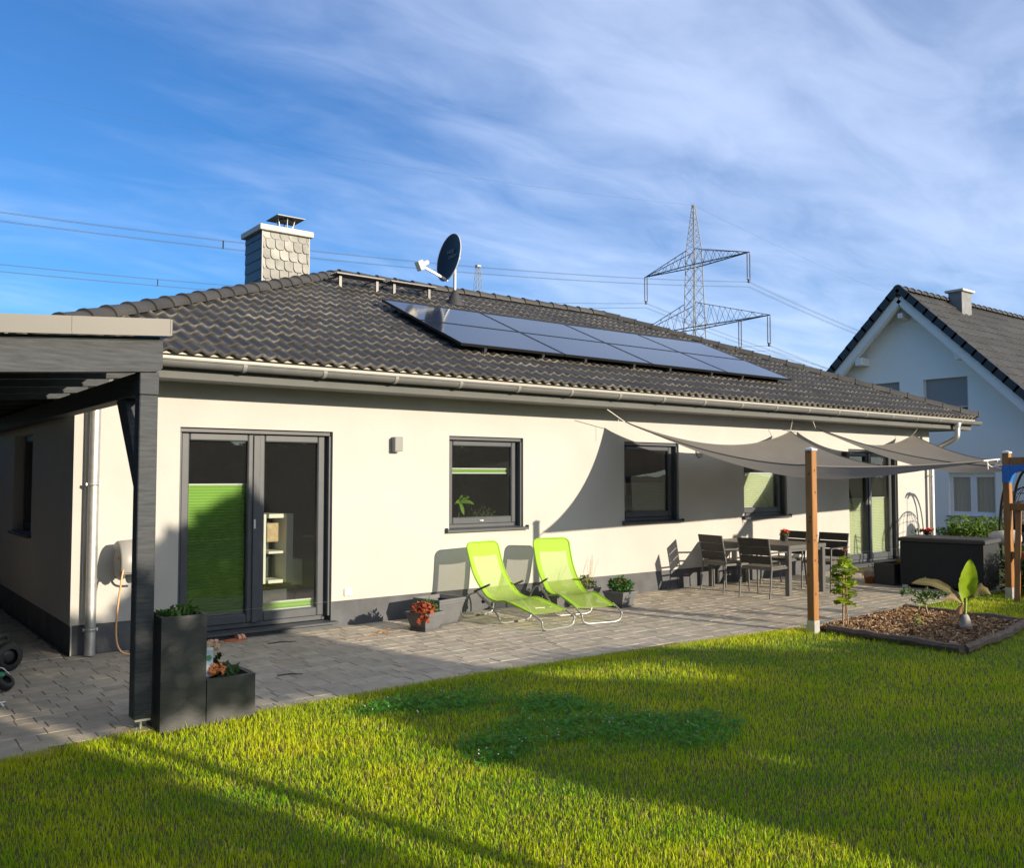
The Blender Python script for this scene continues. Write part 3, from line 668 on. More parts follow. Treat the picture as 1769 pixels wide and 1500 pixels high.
b = MB(); b.prism([(XL, cz(XL, 2.617)), (-.10, cz(-.1, 2.617)), (-.10, cz(-.1, 2.64)), (XL, cz(XL, 2.64))], 1, -3.05, 5.9); b.build('roof_boards', ANTH_WOOD, cpt)
ALU = mat('pale_aluminium_edge', (.07, .071, .067), rough=.5, metal=.2, var=.06, vscale=2)
b = MB()
for a, c in ((XL, -.66), (-.658, -.052)):
    P = [(a, cz(a, 2.642)), (c, cz(c, 2.642)), (c, cz(c, 2.755)), (a, cz(a, 2.755))]; b.prism(P, 1, -3.115, -3.10); b.prism([(a, cz(a, 2.638)), (c, cz(c, 2.638)), (c, cz(c, 2.652)), (a, cz(a, 2.652))], 1, -3.128, -3.1155)
    b.prism([(a, cz(a, 2.74)), (c, cz(c, 2.74)), (c, cz(c, 2.752)), (a, cz(a, 2.752))], 1, -3.0995, -2.9)
b.box((-.0515, -3.115, cz(-.06, 2.642)), (-.036, 5.9, cz(-.06, 2.755)), .002); b.build('fascia', ALU, cpt)
# brace: curved bracket between post and side beam
b = MB(); b.prism([(-2.885, 1.55), (-2.885, 1.62), (-2.80, 2.0), (-2.40, 2.243), (-2.885, 2.243), (-2.885, 2.22), (-2.62, 2.22), (-2.885, 1.82)][:0] or [(-2.885, 1.58), (-2.885, 1.76), (-2.60, 2.243), (-2.36, 2.243)], 0, -.20, -.105); b.build('brace', ANTH_WOOD, cpt)
b = MB(); b.box((XL - .12, -2.9, 0), (XL - .02, 5.9, cz(XL, 2.40))); b.box((XL - .02, 5.8, 0), (-.3, 5.88, 2.24)); b.box((XL, -3.0, .0), (XL + .12, -2.91, cz(XL, 2.40))); b.build('unseen_shade_wall', ANTH_WOOD, cpt)  # closing walls added out of view to keep the carport dark

# ================================================================== hose reel, tap
HG = mat('pale_grey_reel_plastic', (.27, .27, .26), rough=.45); HD = mat('grey_reel_plastic', (.20, .20, .20), rough=.5)
hr = thing('hose_reel', 'grey hose reel with thin orange hose hung on the wall beside the zinc downpipe', 'hose reel', (.48, -.2, .88))
b = MB(); b.box((.43, -.02, .74), (.60, -.001, 1.02), .01); b.box((.46, -.10, .96), (.62, -.02, 1.075), .012); b.build('wall_bracket', HG, hr)
b = MB(); b.lathe([(.02, -.11), (.15, -.11), (.16, -.10), (.11, -.085), (.11, .075), (.16, .09), (.16, .11), (.02, .11)], (.50, -.215, .87), 28, axis=(1, 0, 0)); b.build('drum', mat('white_reel_drum', (.42, .41, .38), rough=.4), hr)
G = []
for i in range(9):          # curved front shell
    a = R(-70 + 175 * i / 8); G.append([(.345 + .02 * abs(j - 2), -.215 - (.185 + .02 * math.sin(j)) * math.sin(a) * 1.0, .87 + (.195) * math.cos(a)) if False else (.36 + .055 * j, -.215 - .19 * math.sin(a + .3), .88 + .19 * math.cos(a + .3)) for j in range(3)])
b = MB(); b.grid(G); b.grid([[tuple(Vector(p) * 1 + Vector((0, .012, -.006))) for p in r] for r in G]); b.lathe([(.0, 0), (.10, .0), (.155, .012), (.165, .03)], (.352, -.215, .87), 26, axis=(1, 0, 0)); b.grid([[(x, -.215 - r * math.sin(a), .88 + r * math.cos(a)) for a in [R(-35 + 150 * i / 14) for i in range(15)]] for x, r in ((.345, .12), (.345, .185), (.36, .20), (.50, .21), (.505, .20))]); b.build('front_shell', HG, hr, recalc=False)
b = MB(); b.tube(smoothpath([(.60, -.30, 1.0), (.50, -.42, 1.02), (.47, -.44, .86), (.50, -.40, .73), (.60, -.30, .70)], 2), .011, 8); b.build('carry_handle', HD, hr)
b = MB(); b.lathe([(.0, .012), (.022, .012), (.022, 0)], (.355, -.30, .93), 12, axis=(-1, 0, 0)); b.build('emblem', mat('orange_plastic', (.75, .17, .02), rough=.4), hr)
HOSE = mat('orange_grey_hose', (.55, .40, .26), rough=.5, col2=(.62, .30, .10), vscale=9)
b = MB(); b.tube(smoothpath([(.365, -.40, .82), (.345, -.42, .72), (.33, -.40, .55), (.32, -.36, .32), (.33, -.34, .15), (.37, -.33, .05), (.45, -.34, .015), (.56, -.33, .012), (.64, -.28, .012), (.6, -.2, .012), (.50, -.2, .012)], 3), .009, 8); b.build('hose', HOSE, hr)
b = MB(); b.lathe([(.0, .0), (.07, 0), (.08, .015), (.05, .03), (.0, .035)], (.56, -.22, .012), 18); b.build('hose_end', BLACK, hr)
tp = thing('garden_tap', 'small metal garden tap with orange hose connector just right of the carport post', 'tap', (.70, 0, .83))
b = MB(); b.tube(smoothpath([(.70, -.001, .87), (.70, -.08, .87), (.70, -.10, .83), (.70, -.10, .80)], 2), .012, 8); b.tube([(.70, -.05, .87), (.70, -.05, .91)], .008, 6); b.box((.67, -.058, .91), (.73, -.042, .918)); b.build('tap_body', GALV, tp)
b = MB(); b.lathe([(.012, .05), (.019, .04), (.019, 0), (.012, -.01)], (.70, -.10, .755), 12); b.build('hose_connector', mat('orange_plastic', (.75, .17, .02)), tp)

# ================================================================== planters by the post
PLM = mat('brushed_anthracite_planter', (.040, .043, .047), rough=.5, var=.2, vscale=5, stretch=(3, 3, 26), bump=.35, bscale=14, bdist=.003)
SOIL = mat('potting_soil', (.022, .016, .011), rough=1, bump=1, bscale=80, bdist=.02)
LEAF = leafmat('leaves')
def open_box(mb, x0, x1, y0, y1, z0, z1, t, depth=.06):
    mb.quad((x0, y0, z0), (x1, y0, z0), (x1, y0, z1), (x0, y0, z1)); mb.quad((x1, y1, z0), (x0, y1, z0), (x0, y1, z1), (x1, y1, z1)); mb.quad((x0, y1, z0), (x0, y0, z0), (x0, y0, z1), (x0, y1, z1)); mb.quad((x1, y0, z0), (x1, y1, z0), (x1, y1, z1), (x1, y0, z1))
    o = [(x0, y0), (x1, y0), (x1, y1), (x0, y1)]; i = [(x0 + t, y0 + t), (x1 - t, y0 + t), (x1 - t, y1 - t), (x0 + t, y1 - t)]
    for k in range(4):
        a, b = k, (k + 1) % 4; mb.quad((*o[a], z1), (*o[b], z1), (*i[b], z1), (*i[a], z1)); mb.quad((*i[a], z1), (*i[b], z1), (*i[b], z1 - depth), (*i[a], z1 - depth))
    return i
def stem_leaves(base, n, r, h, seed):
    g = np.random.default_rng(seed); a = g.uniform(0, 6.28, n); rr = r * np.sqrt(g.uniform(0, 1, n)); z = h * g.uniform(.1, 1, n) * (1 - .5 * (rr / r) ** 2)
    return np.c_[base[0] + rr * np.cos(a), base[1] + rr * np.sin(a), base[2] + z]
tpl = thing('tall_planter', 'tall dark square planter standing against the carport post', 'planter', (.08, -2.93, 0))
b = MB(); open_box(b, -.07, .232, -3.105, -2.80, 0, .755, .018); b.build('planter_body', PLM, tpl)
b = MB(); b.quad((-.05, -3.085, .71), (.21, -3.085, .71), (.21, -2.82, .71), (-.05, -2.82, .71)); b.build('soil', SOIL, tpl)
pl = thing('green_plant', 'low green leafy plant growing in the tall planter', 'plant', (.08, -2.95, .71))
leafcloud('foliage', stem_leaves((.01, -2.97, .715), 90, .08, .07, 1), .05, LEAF, (.05, .12, .02), parent=pl, up=.6, seed=2); 
b = MB()
for k in range(5): b.tube([(.02 + .03 * k, -2.98, .712), (.03 + .03 * k, -2.97, .78 + .02 * (k % 2))], .004, 5)
b.build('stem', mat('green_stem', (.06, .10, .03)), pl)
leafcloud('foliage', stem_leaves((.15, -2.93, .715), 90, .07, .10, 3), .04, LEAF, (.06, .14, .02), parent=pl, up=.6, seed=4)
lpl = thing('low_planter', 'low dark box planter beside the tall planter at the lawn edge', 'planter', (.41, -2.85, 0))
b = MB(); open_box(b, .245, .587, -3.085, -2.70, 0, .302, .035, .05); b.build('planter_body', PLM, lpl)
b = MB(); b.quad((.27, -3.06, .27), (.56, -3.06, .27), (.56, -2.73, .27), (.27, -2.73, .27)); b.build('soil', SOIL, lpl)
def flower_heads(mb, pts, r, seed, petals=5):
    g = random.Random(seed)
    for p in pts:
        p = Vector(p); n = Vector((g.uniform(-.6, .6), g.uniform(-1, .2), g.uniform(.2, 1))).normalized(); u = n.orthogonal().normalized(); w = n.cross(u); k = g.uniform(.8, 1.2)
        for t in range(petals):
            a = 2 * math.pi * t / petals + g.uniform(0, .3); d = u * math.cos(a) + w * math.sin(a); s = n.cross(d)
            mb.quad(p, p + d * r * .6 * k + s * r * .38 * k + n * r * .2, p + d * r * k + n * r * .1, p + d * r * .6 * k - s * r * .38 * k + n * r * .2)
    return mb
kal = thing('orange_flower', 'orange flowering plant with fleshy leaves in the low planter', 'flowers', (.37, -2.98, .27))
leafcloud('foliage', stem_leaves((.41, -2.97, .272), 70, .10, .08, 5), .06, LEAF, (.05, .10, .03), parent=kal, up=.5, seed=6)
flower_heads(MB(), stem_leaves((.345, -3.0, .31), 60, .065, .08, 7), .014, 1).build('blossoms', mat('orange_petals', (.62, .22, .06), rough=.6, var=.25, vscale=30, trans=.3), kal, recalc=False)
hyd = thing('faded_flower', 'faded brown and cream flower head plant behind the blue plant packet', 'flowers', (.33, -2.80, .27))
leafcloud('foliage', stem_leaves((.36, -2.83, .28), 110, .09, .17, 8), .06, LEAF, (.025, .05, .015), parent=hyd, up=.2, seed=9)
flower_heads(MB(), stem_leaves((.33, -2.82, .42), 60, .085, .10, 10), .022, 2).build('blossoms', mat('faded_petals', (.46, .35, .24), rough=.7, var=.3, vscale=40, trans=.2), hyd, recalc=False)
tg = thing('plant_packet', 'blue and white plant packet stuck upright in the low planter', 'plant label', (.285, -2.98, .28))
b = MB(); b.box((.256, -2.99, .30), (.318, -2.982, .50), .002); b.build('card', mat('pale_blue_card', (.42, .55, .72), rough=.4), tg)
b = MB(); b.box((.268, -2.993, .335), (.306, -2.9905, .375), 0); b.box((.262, -2.993, .48), (.312, -2.9905, .492), 0); b.build('print', WHITE, tg)
b = MB(); b.lathe([(.0, .0), (.020, .0)], (.287, -2.9915, .43), 14, axis=(0, -1, 0)); b.build('picture', mat('green_print', (.10, .25, .12)), tg)

# ================================================================== sandals, twigs
SOLE = mat('terracotta_sole', (.50, .13, .05), rough=.7, bump=.2, bscale=90); STRAP = mat('cream_patterned_strap', (.62, .50, .36), rough=.6, col2=(.50, .12, .06), vscale=38, detail=1)
def sandal():
    s = thing('sandal', '', 'sandal'); n = 16; out = []
    for k in range(n):
        a = 2 * math.pi * k / n; x = .125 * math.cos(a); w = .042 * (1 + .18 * math.cos(a + .4)); out.append((x, w * math.sin(a)))
    b = MB(); top = [(x, y, .022 + .004 * (x > .05)) for x, y in out]; bot = [(x, y, .001) for x, y in out]; b.quad(*top); b.quad(*bot[::-1])
    for k in range(n): b.quad(bot[k], bot[(k + 1) % n], top[(k + 1) % n], top[k])
    b.build('sole', SOLE, s); b = MB()
    for x0, x1 in ((.015, .055), (.06, .095)):
        G = []
        for k in range(9):
            a = math.pi * k / 8; G.append([(x0, .045 * math.cos(a), .02 + .048 * math.sin(a)), (x1, .042 * math.cos(a), .02 + .040 * math.sin(a))])
        b.grid(G)
    b.build('strap', STRAP, s, recalc=False); return s
s1 = sandal(); s1['label'] = 'terracotta sandal nearer the tall planter, in front of the green blind patio door'; s1.location = (1.22, -.27, 0); s1.rotation_euler.z = R(-24); s1['group'] = 'pair of sandals'
s2_ = copy_tree(s1); s2_['label'] = 'terracotta sandal farther from the tall planter, its sole showing'; s2_.location = (1.53, -.17, 0); s2_.rotation_euler.z = R(8)
DRY = mat('dry_orange_twig', (.40, .19, .05), rough=.9, var=.3, vscale=20); BARK = mat('brown_twig', (.06, .045, .035), rough=.9)
b = MB(); g = random.Random(3)
for k in range(22):
    p = Vector((2.78 + .022 * k * .5 + g.uniform(-.08, .1), -.74 + g.uniform(-.05, .06), .01)); d = Vector((g.uniform(.3, 1), g.uniform(-.6, .6), g.uniform(0, .5))).normalized(); s = d.cross(Vector((0, 0, 1))); L_ = g.uniform(.03, .09)
    b.quad(p, p + d * L_ * .5 + s * .008, p + d * L_, p + d * L_ * .5 - s * .008)
b.tube([(2.70, -.76, .006), (2.85, -.74, .012), (3.0, -.70, .03)], .003, 5)
tag(b.build('dry_sprig', DRY, recalc=False), 'dry orange leaf sprig lying on the paving left of the flower pots', 'leaf sprig')
for i, (p, q, lab) in enumerate((((1.72, -.55, .006), (2.0, -.62, .01), 'thin dark stick on the paving in front of the green blind patio door sill'), ((1.22, -1.98, .006), (1.42, -2.05, .006), 'short dark stick on the shaded paving near the low planter'))):
    b = MB(); m_ = (Vector(p) + Vector(q)) / 2 + Vector((0, .02, .004)); b.tube([p, m_, q], [.005, .006, .003], 6); tag(b.build('twig', BARK), lab, 'twig')

# ================================================================== flower pots along the wall
POT = mat('grey_plastic_pot', (.115, .12, .128), rough=.5, var=.1, vscale=6, bump=.1, bscale=30)
def square_pot(name, label, c, rot, top, bot, h, group='grey plastic flower pots', cat='flower pot', saucer=True, soil=None):
    t = thing(name, label, cat, (c[0], c[1], 0), group); t_ = []
    def rect(w, z): return [(c[0] + w * x, c[1] + w * y, z) for x, y in ((-1, -1), (1, -1), (1, 1), (-1, 1))]
    b = MB(); z0 = .012 if saucer else 0
    rows = [rect(bot, z0), rect(bot + (top - bot) * .80, h * .80), rect(bot + (top - bot) * .80 + .004, h * .815), rect(top * .96, h * .90), rect(top * .96 + .004, h * .91), rect(top, h * .915), rect(top, h), rect(top - .02, h), rect(top - .035, h * .86)]
    b.grid(rows, smooth=False, closed=True); b.quad(*rows[0][::-1]); b.build('pot', POT, t)
    b = MB(); b.quad(*rect(top - .033, soil or h * .87)); b.build('soil', SOIL, t)
    if saucer:
        b = MB(); rows = [rect(bot * 1.12, .002), rect(bot * 1.28, .028), rect(bot * 1.24, .028), rect(bot * 1.08, .010)]; b.grid(rows, smooth=False, closed=True); b.quad(*rows[-1]); b.build('saucer', POT, t)
    t.rotation_euler.z = rot; return t
RED = mat('rust_red_petals', (.27, .055, .018), rough=.6, var=.35, vscale=30, trans=.25)
def potfl(t, pts, r, m, seed): 
    flower_heads(MB(), pts, r, seed, 6).build('blossoms', m, t, recalc=False)
p1 = square_pot('potted_flowers', 'small square grey pot of drooping rust red flowers on the paving', (3.43, -.80), R(14), .158, .105, .205)
potfl(p1, stem_leaves((3.30, -.88, .20), 95, .13, .13, 12), .030, RED, 4); potfl(p1, stem_leaves((3.27, -.92, .10), 30, .07, .12, 13), .028, RED, 5)
leafcloud('foliage', stem_leaves((3.45, -.80, .19), 150, .12, .13, 14), .05, LEAF, (.07, .16, .03), parent=p1, up=.6, seed=15)
p2 = square_pot('empty_pot', 'large square grey pot with nothing growing in it behind the rust red flowers', (3.80, -.52), R(12), .215, .145, .30, soil=.22)
p3 = square_pot('potted_flowers', 'square grey pot of leafy green plant with red buds, pot nearest the dining table', (6.38, -.85), R(10), .165, .105, .205)
leafcloud('foliage', stem_leaves((6.38, -.85, .19), 420, .15, .19, 16), .05, LEAF, (.05, .15, .025), parent=p3, up=.6, seed=17)
potfl(p3, stem_leaves((6.36, -.87, .30), 14, .12, .07, 18), .02, RED, 6)
p4 = square_pot('potted_plant', 'square dark pot with wispy pale seed stalks behind the lounger nearer the table', (6.10, -.45), R(15), .17, .11, .23)
leafcloud('foliage', stem_leaves((6.10, -.45, .22), 220, .16, .16, 19), .045, LEAF, (.12, .16, .04), parent=p4, up=.9, seed=20)
b = MB(); g = random.Random(5)
for k in range(9):
    x, y = 6.10 + g.uniform(-.1, .1), -.45 + g.uniform(-.1, .1); b.tube(smoothpath([(x, y, .22), (x + g.uniform(-.02, .05), y, .40), (x + g.uniform(-.02, .16), y, g.uniform(.50, .66))], 1), .0022, 4)
b.build('stalk', mat('pale_seed_stalk', (.42, .38, .20), rough=.8), p4)
p5 = square_pot('potted_plant', 'dark pot with sparse green shoots right behind the armrest of the lounger nearer the table', (5.72, -.36), R(5), .15, .10, .22)
leafcloud('foliage', stem_leaves((5.72, -.36, .2), 90, .13, .10, 21), .045, LEAF, (.07, .13, .03), parent=p5, up=.8, seed=22)

# ================================================================== loungers
LIME2 = meshfabric('lime_double_mesh', (.36, .60, .05), .04, .35); LIME1 = meshfabric('lime_single_mesh', (.46, .66, .13), .36, .42); TUBE = mat('silver_painted_tube', (.36, .365, .35), rough=.35, metal=.5)
def lounger():
    """faces -y, centre of the seat near the origin; s runs forward"""
    t = thing('sun_lounger', '', 'lounger', (0, 0, 0), 'lime green garden loungers')
    W_ = .255; P = smoothpath([(.30, .90), (.24, .72), (.16, .52), (-.02, .335), (-.10, .28), (-.26, .255), (-.34, .28), (-.44, .27), (-.82, .175)], 2)   # (y, z)
    P = [(p[0], p[1]) for p in [(float(q.x), float(q.y)) for q in [Vector((a[0], a[1], 0)) if not hasattr(a, 'x') else a for a in P]]]
    # side rails
    n = len(P); k0 = next(i for i in range(n) if P[i][1] < .83); P0 = P[k0 - 1]
    cor = [(-W_ + .075 * (1 - math.cos(a)), P[0][0] + (P0[0] - P[0][0]) * (1 - math.sin(a)), P[0][1] + (P0[1] - P[0][1]) * (1 - math.sin(a))) for a in [math.pi / 2 * i / 6 for i in range(7)]]
    ring = [(-W_, y, z) for y, z in P[k0:][::-1]] + cor + [(-x, y, z) for x, y, z in cor[::-1]] + [(W_, y, z) for y, z in P[k0:]]
    MB().tube(ring, .011, 8).build('side_rail', LIME2, t); cum = [0]
    for a, c in zip(P, P[1:]): cum.append(cum[-1] + math.hypot(a[0] - c[0], a[1] - c[1]))
    L = cum[-1]
    def pt(u, v, off=.006):
        s = u * L; i = max(0, min(n - 2, next((k for k in range(n - 1) if cum[k + 1] >= s), n - 2))); f = (s - cum[i]) / max(1e-9, cum[i + 1] - cum[i])
        y = P[i][0] + (P[i + 1][0] - P[i][0]) * f; z = P[i][1] + (P[i + 1][1] - P[i][1]) * f
        sag = -.018 * (1 - (2 * v - 1) ** 2)
        ww = W_ + .010
        if u < .075: ww -= .075 * (1 - math.sqrt(max(0, 1 - (1 - u / .075) ** 2)))
        return (-ww + 2 * ww * v, y, z + off + sag * (.5 if u < .05 else 1))
    rows = 46; vs = [0, .035, .09, .17, .18, .3, .5, .7, .82, .83, .91, .965, 1]
    def strip(rng_u, rng_v, m, nm, off=.006):
        us = [rng_u[0] + (rng_u[1] - rng_u[0]) * k / 16 for k in range(17)]; vv = [rng_v[0] + (rng_v[1] - rng_v[0]) * k / 8 for k in range(9)]
        MB().grid([[pt(u, v, off) for v in vv] for u in us]).build(nm, m, t, recalc=False)
    strip((0, .11), (0, 1), LIME2, 'headrest'); strip((.11, 1), (0, .14), LIME2, 'fabric_border'); strip((.11, 1), (.86, 1), LIME2, 'fabric_border'); strip((.11, .44), (.14, .86), LIME1, 'back_fabric'); strip((.44, 1), (.14, .86), LIME1, 'seat_fabric')
    def ubar(name, yb, top, r=.011, wx=.265, rad=.09):
        """one leg loop: down from both tops, along the ground"""
        pts = []
        for s in (-1, 1):
            leg = [(s * wx, y, z) for y, z in top] + [(s * wx, yb[0], rad), (s * (wx - .02), yb[0], .03), (s * (wx - .09), yb[0], .012)]
            leg = smoothpath(leg, 2); pts = pts + (leg if s == -1 else leg[::-1])
        MB().tube(pts, r, 8).build(name, TUBE, t)
    ubar('rear_leg', (.38, 0), [(.10, .34), (.24, .30), (.36, .19)])
    ubar('middle_leg', (-.28, 0), [(.12, .36), (.02, .28), (-.14, .20)])
    ubar('front_leg', (-.95, 0), [(-.76, .195), (-.88, .15), (-.96, .11)])
    for s in (-1, 1):
        b = MB(); b.tube([(s * .275, .13, .345), (s * .275, -.13, .445)], .013, 8); b.build('armrest', DARKMETAL, t)
        b = MB(); b.tube([(s * .268, .10, .34), (s * .262, -.12, .235), (s * .258, -.26, .262)], .008, 6); b.build('link', TUBE, t)
        b = MB(); b.tube([(s * .255, -.02, .24), (s * .285, -.02, .24)], .02, 10); b.build('hinge', BLACK, t)
    for y in (.38, -.28):
        b = MB(); b.tube([(-.03, y, .012), (.03, y, .012)], .0135, 8); b.build('foot_sleeve', BLACK, t)
    return t
lo1 = lounger(); lo1['label'] = 'lime green lounger nearer the patio door, in front of the houseplant window'; lo1.location = (4.50, -.73, 0); lo1.rotation_euler.z = R(7)
lo2 = copy_tree(lo1); lo2['label'] = 'lime green lounger with a folded headrest corner, nearer the dining table'; lo2.location = (5.46, -.76, 0); lo2.rotation_euler.z = R(-12)

# ================================================================== dining set
SLAT = mat('dark_brown_grey_slats', (.030, .028, .026), rough=.5, var=.25, vscale=5, stretch=(1, 1, 8), bump=.15, bscale=30); CF = mat('grey_chair_frame', (.13, .132, .132), rough=.4, metal=.35); TOPM = mat('grey_brown_table_slats', (.16, .145, .12), rough=.45, var=.2, vscale=3, stretch=(9, 1, 1))
def chair():
    t = thing('dining_chair', '', 'chair', (0, 0, 0), 'slatted chairs round the patio table'); w = .235
    for s in (-1, 1):
        b = MB(); b.tube(smoothpath([(-.03, s * w, .002), (.03, s * w, .40), (.025, s * w, .48), (-.055, s * w, .83)], 2), .0125, 8); b.build('leg', CF, t)
        b = MB(); b.tube([(.50, s * w, .002), (.47, s * w, .615)], .0125, 8); b.build('leg', CF, t)
        b = MB(); b.bar((-.01, s * w, .63), (.49, s * w, .625), .04, .018, bev=.004); b.build('armrest', CF, t)
        b = MB(); b.bar((.03, s * (w - .0), .405), (.48, s * (w - .0), .405), .02, .03); b.build('side_rail', CF, t)
    for xx in (.035, .475): MB().bar((xx, -w, .405), (xx, w, .405), .02, .03).build('cross_bar', CF, t)
    b = MB()
    for k in range(5): b.box((.045 + k * .087, -w + .012, .42), (.045 + k * .087 + .078, w - .012, .437), .003)
    b.build('seat', TOPM, t)
    b = MB()
    for k in range(3):
        z0 = .475 + k * .122; f0 = (z0 - .48) / .35; f1 = (z0 + .112 - .48) / .35
        b.bar((.025 - .08 * f0, 0, z0), (.025 - .08 * f1, 0, z0 + .112), w * 2 - .02, .018, up=(1, 0, 0), bev=.003)
    b.build('backrest', SLAT, t); return t
c1 = chair()
CH = [((8.53, -.60), -6, 'dark slatted chair on the loungers side of the table, closest to the house wall'), ((8.455, -1.41), 8, 'dark slatted chair on the loungers side of the table, closest to the lawn'), ((10.28, -.74), 180, 'dark slatted chair on the far side of the table, closest to the house wall'), ((10.36, -1.40), 184, 'dark slatted chair on the far side of the table, partly behind the wooden post')]
for i, ((x, y), a, lab) in enumerate(CH):
    o = c1 if i == 0 else copy_tree(c1); o['label'] = lab; o.location = (x, y, 0); o.rotation_euler.z = R(a)
tb = thing('dining_table', 'grey slatted patio table between four dark chairs', 'table', (9.40, -.9, 0))
b = MB()
for k in range(9): b.box((8.96 + k * .098, -1.60, .685), (8.96 + k * .098 + .092, -.16, .71), .003)
b.build('tabletop', TOPM, tb)
b = MB(); b.box((8.95, -1.62, .66), (9.85, -1.602, .712)); b.box((8.95, -.158, .66), (9.85, -.14, .712)); b.box((8.94, -1.62, .625), (8.958, -.14, .712)); b.box((9.842, -1.60, .625), (9.86, -.14, .712)); b.box((8.97, -1.58, .62), (9.83, -1.56, .684)); b.build('table_frame', CF, tb)
for x in (8.99, 9.81):
    for y in (-1.575, -.19): b = MB(); b.box((x - .035, y - .035, .0), (x + .035, y + .035, .684), .004); b.build('leg', CF, tb)
tf = thing('potted_flowers', 'small pot of red flowers standing on the patio table', 'flower pot', (9.72, -1.0, .71)); b = MB(); b.lathe([(.0, .0), (.045, 0), (.06, .09), (.064, .09), (.064, .10), (.055, .10), (.05, .08)], (9.72, -1.0, .712), 16); b.build('pot', POT, tf)
leafcloud('foliage', stem_leaves((9.72, -1.0, .80), 60, .07, .06, 23), .035, LEAF, (.06, .13, .03), parent=tf, seed=24); potfl(tf, stem_leaves((9.72, -1.0, .84), 20, .06, .05, 25), .025, mat('red_petals', (.55, .04, .02), rough=.6), 7)

# ================================================================== posts and shade sails
TIMB = mat('orange_brown_glazed_timber', (.27, .125, .035), rough=.5, var=.22, vscale=3, stretch=(7, 7, .8), bump=.15, bscale=20, bdist=.004); KNOT = mat('dark_timber_knot', (.13, .05, .02), rough=.6)
def post(t, x, y, z0, z1, w=.09):
    b = MB(); b.box((x - w / 2, y - w / 2, z0), (x + w / 2, y + w / 2, z1), .006); o = b.build('post', TIMB, t); return o
pp = thing('timber_post', 'free standing orange brown timber post with metal shoe at the corner of the mulch bed', 'post', (6.70, -3.50, 0))
o = post(pp, 6.70, -3.50, .12, 1.99)
kb = MB(); g = random.Random(8)
for z in (.42, .78, 1.0, 1.05, 1.52, 1.76): kb.lathe([(0, .001), (.012, .001), (.016, .0)], (6.70 + g.uniform(-.02, .02), -3.546, z), 10, axis=(0, -1, 0)); kb.lathe([(0, .001), (.010, .001), (.014, .0)], (6.654, -3.50 + g.uniform(-.02, .02), z + .2), 10, axis=(-1, 0, 0))
kb.build('knot', KNOT, o, recalc=False)
CAPM = mat('white_metal_cap', (.70, .69, .66), rough=.35, metal=.3)
def cap_and_shoe(t, x, y, z1, shoe=.13, w=.09):
    b = MB(); h = w / 2 + .006; b.box((x - h, y - h, z1 - .012), (x + h, y + h, z1 + .006)); b.grid([[(x - h, y - h, z1 + .006), (x + h, y - h, z1 + .006), (x + h, y + h, z1 + .006), (x - h, y + h, z1 + .006)], [(x, y, z1 + .03)] * 4], smooth=False, closed=True); b.build('post_cap', CAPM, t)
    b = MB(); h = w / 2 + .004; b.box((x - h, y - h, -.02), (x + h, y + h, shoe), .003); b.build('metal_shoe', GALV, t)
cap_and_shoe(pp, 6.70, -3.50, 1.99)
SAIL = mat('grey_sail_cloth', (.235, .225, .21), rough=.85, spec=.1, trans=.46, bump=.3, bscale=300, bdist=.002, var=.06, vscale=2)
ROPE = mat('white_rope', (.75, .73, .68), rough=.8)
def sail(name, label, A, B, Cc, D, inw=.10, sag=.16, dips=(.28, .05, .13, .10)):
    """A-B along the wall, C below A, D below B; edges curve inward, belly sags"""
    A, B, Cc, D = map(Vector, (A, B, Cc, D)); t = thing(name, label, 'shade sail', (A + B + Cc + D) / 4, 'grey shade sails over the patio'); n = 30
    cen = (A + B + Cc + D) / 4
    def edge(p, q, k):
        m = (p + q) / 2; d = (cen - m); d.z = 0; d.normalize(); return lambda u: p.lerp(q, u) + d * (inw * (q - p).length * 4 * u * (1 - u) * .5) - Vector((0, 0, k * 4 * u * (1 - u)))
    e0, e1, e2, e3 = edge(A, B, dips[0]), edge(Cc, D, dips[1]), edge(A, Cc, dips[2]), edge(B, D, dips[3]); G = []
    for i in range(n + 1):
        v = i / n; row = []
        for j in range(n + 1):
            u = j / n
            p = e0(u) * (1 - v) + e1(u) * v + e2(v) * (1 - u) + e3(v) * u - (A * (1 - u) * (1 - v) + B * u * (1 - v) + Cc * (1 - u) * v + D * u * v)
            s = 16 * u * (1 - u) * v * (1 - v); fold = sum(.008 * math.sin(18 * math.atan2(v - cv + 1e-6, u - cu + 1e-6)) * math.exp(-((u - cu) ** 2 + (v - cv) ** 2) * 9) for cu, cv in ((0, 0), (1, 0), (0, 1), (1, 1)))
            row.append(p + Vector((0, 0, -sag * s + fold)))
        G.append(row)
    MB().grid(G).build('cloth', SAIL, t, recalc=False)
    for row in (G[0], G[-1], [r[0] for r in G], [r[-1] for r in G]): MB().tube(row, .009, 6).build('hem', SAIL, t, recalc=False)
    return t
sA, sB, sC, sD = (7.02, -.32, 2.455), (10.90, -.30, 2.44), (6.78, -3.38, 1.815), (10.95, -3.40, 1.91)
sail1 = sail('shade_sail', 'grey shade sail tied to the orange brown corner post, nearer the loungers', sA, sB, sC, sD, .085, .095, (.28, .04, .13, .30))
def rope(t, *pts, r=.005): MB().tube(pts, r, 6).build('rope', ROPE, t)
rope(sail1, (6.50, -.50, 2.60), sA, r=.005); rope(sail1, (10.80, -.42, 2.645), sB); rope(sail1, sC, (6.72, -3.455, 1.79), r=.006); rope(sail1, sD, (11.2, -3.52, 1.935), r=.011)
rope(sail1, *smoothpath([(11.0, -3.42, 1.91), (11.03, -3.44, 1.84), (11.12, -3.48, 1.82), (11.17, -3.5, 1.92)], 2), r=.007); rope(sail1, (11.01, -3.43, 1.91), (11.01, -3.435, 1.79), r=.007); rope(sail1, (11.19, -3.52, 1.93), (11.195, -3.52, 1.85), r=.007)
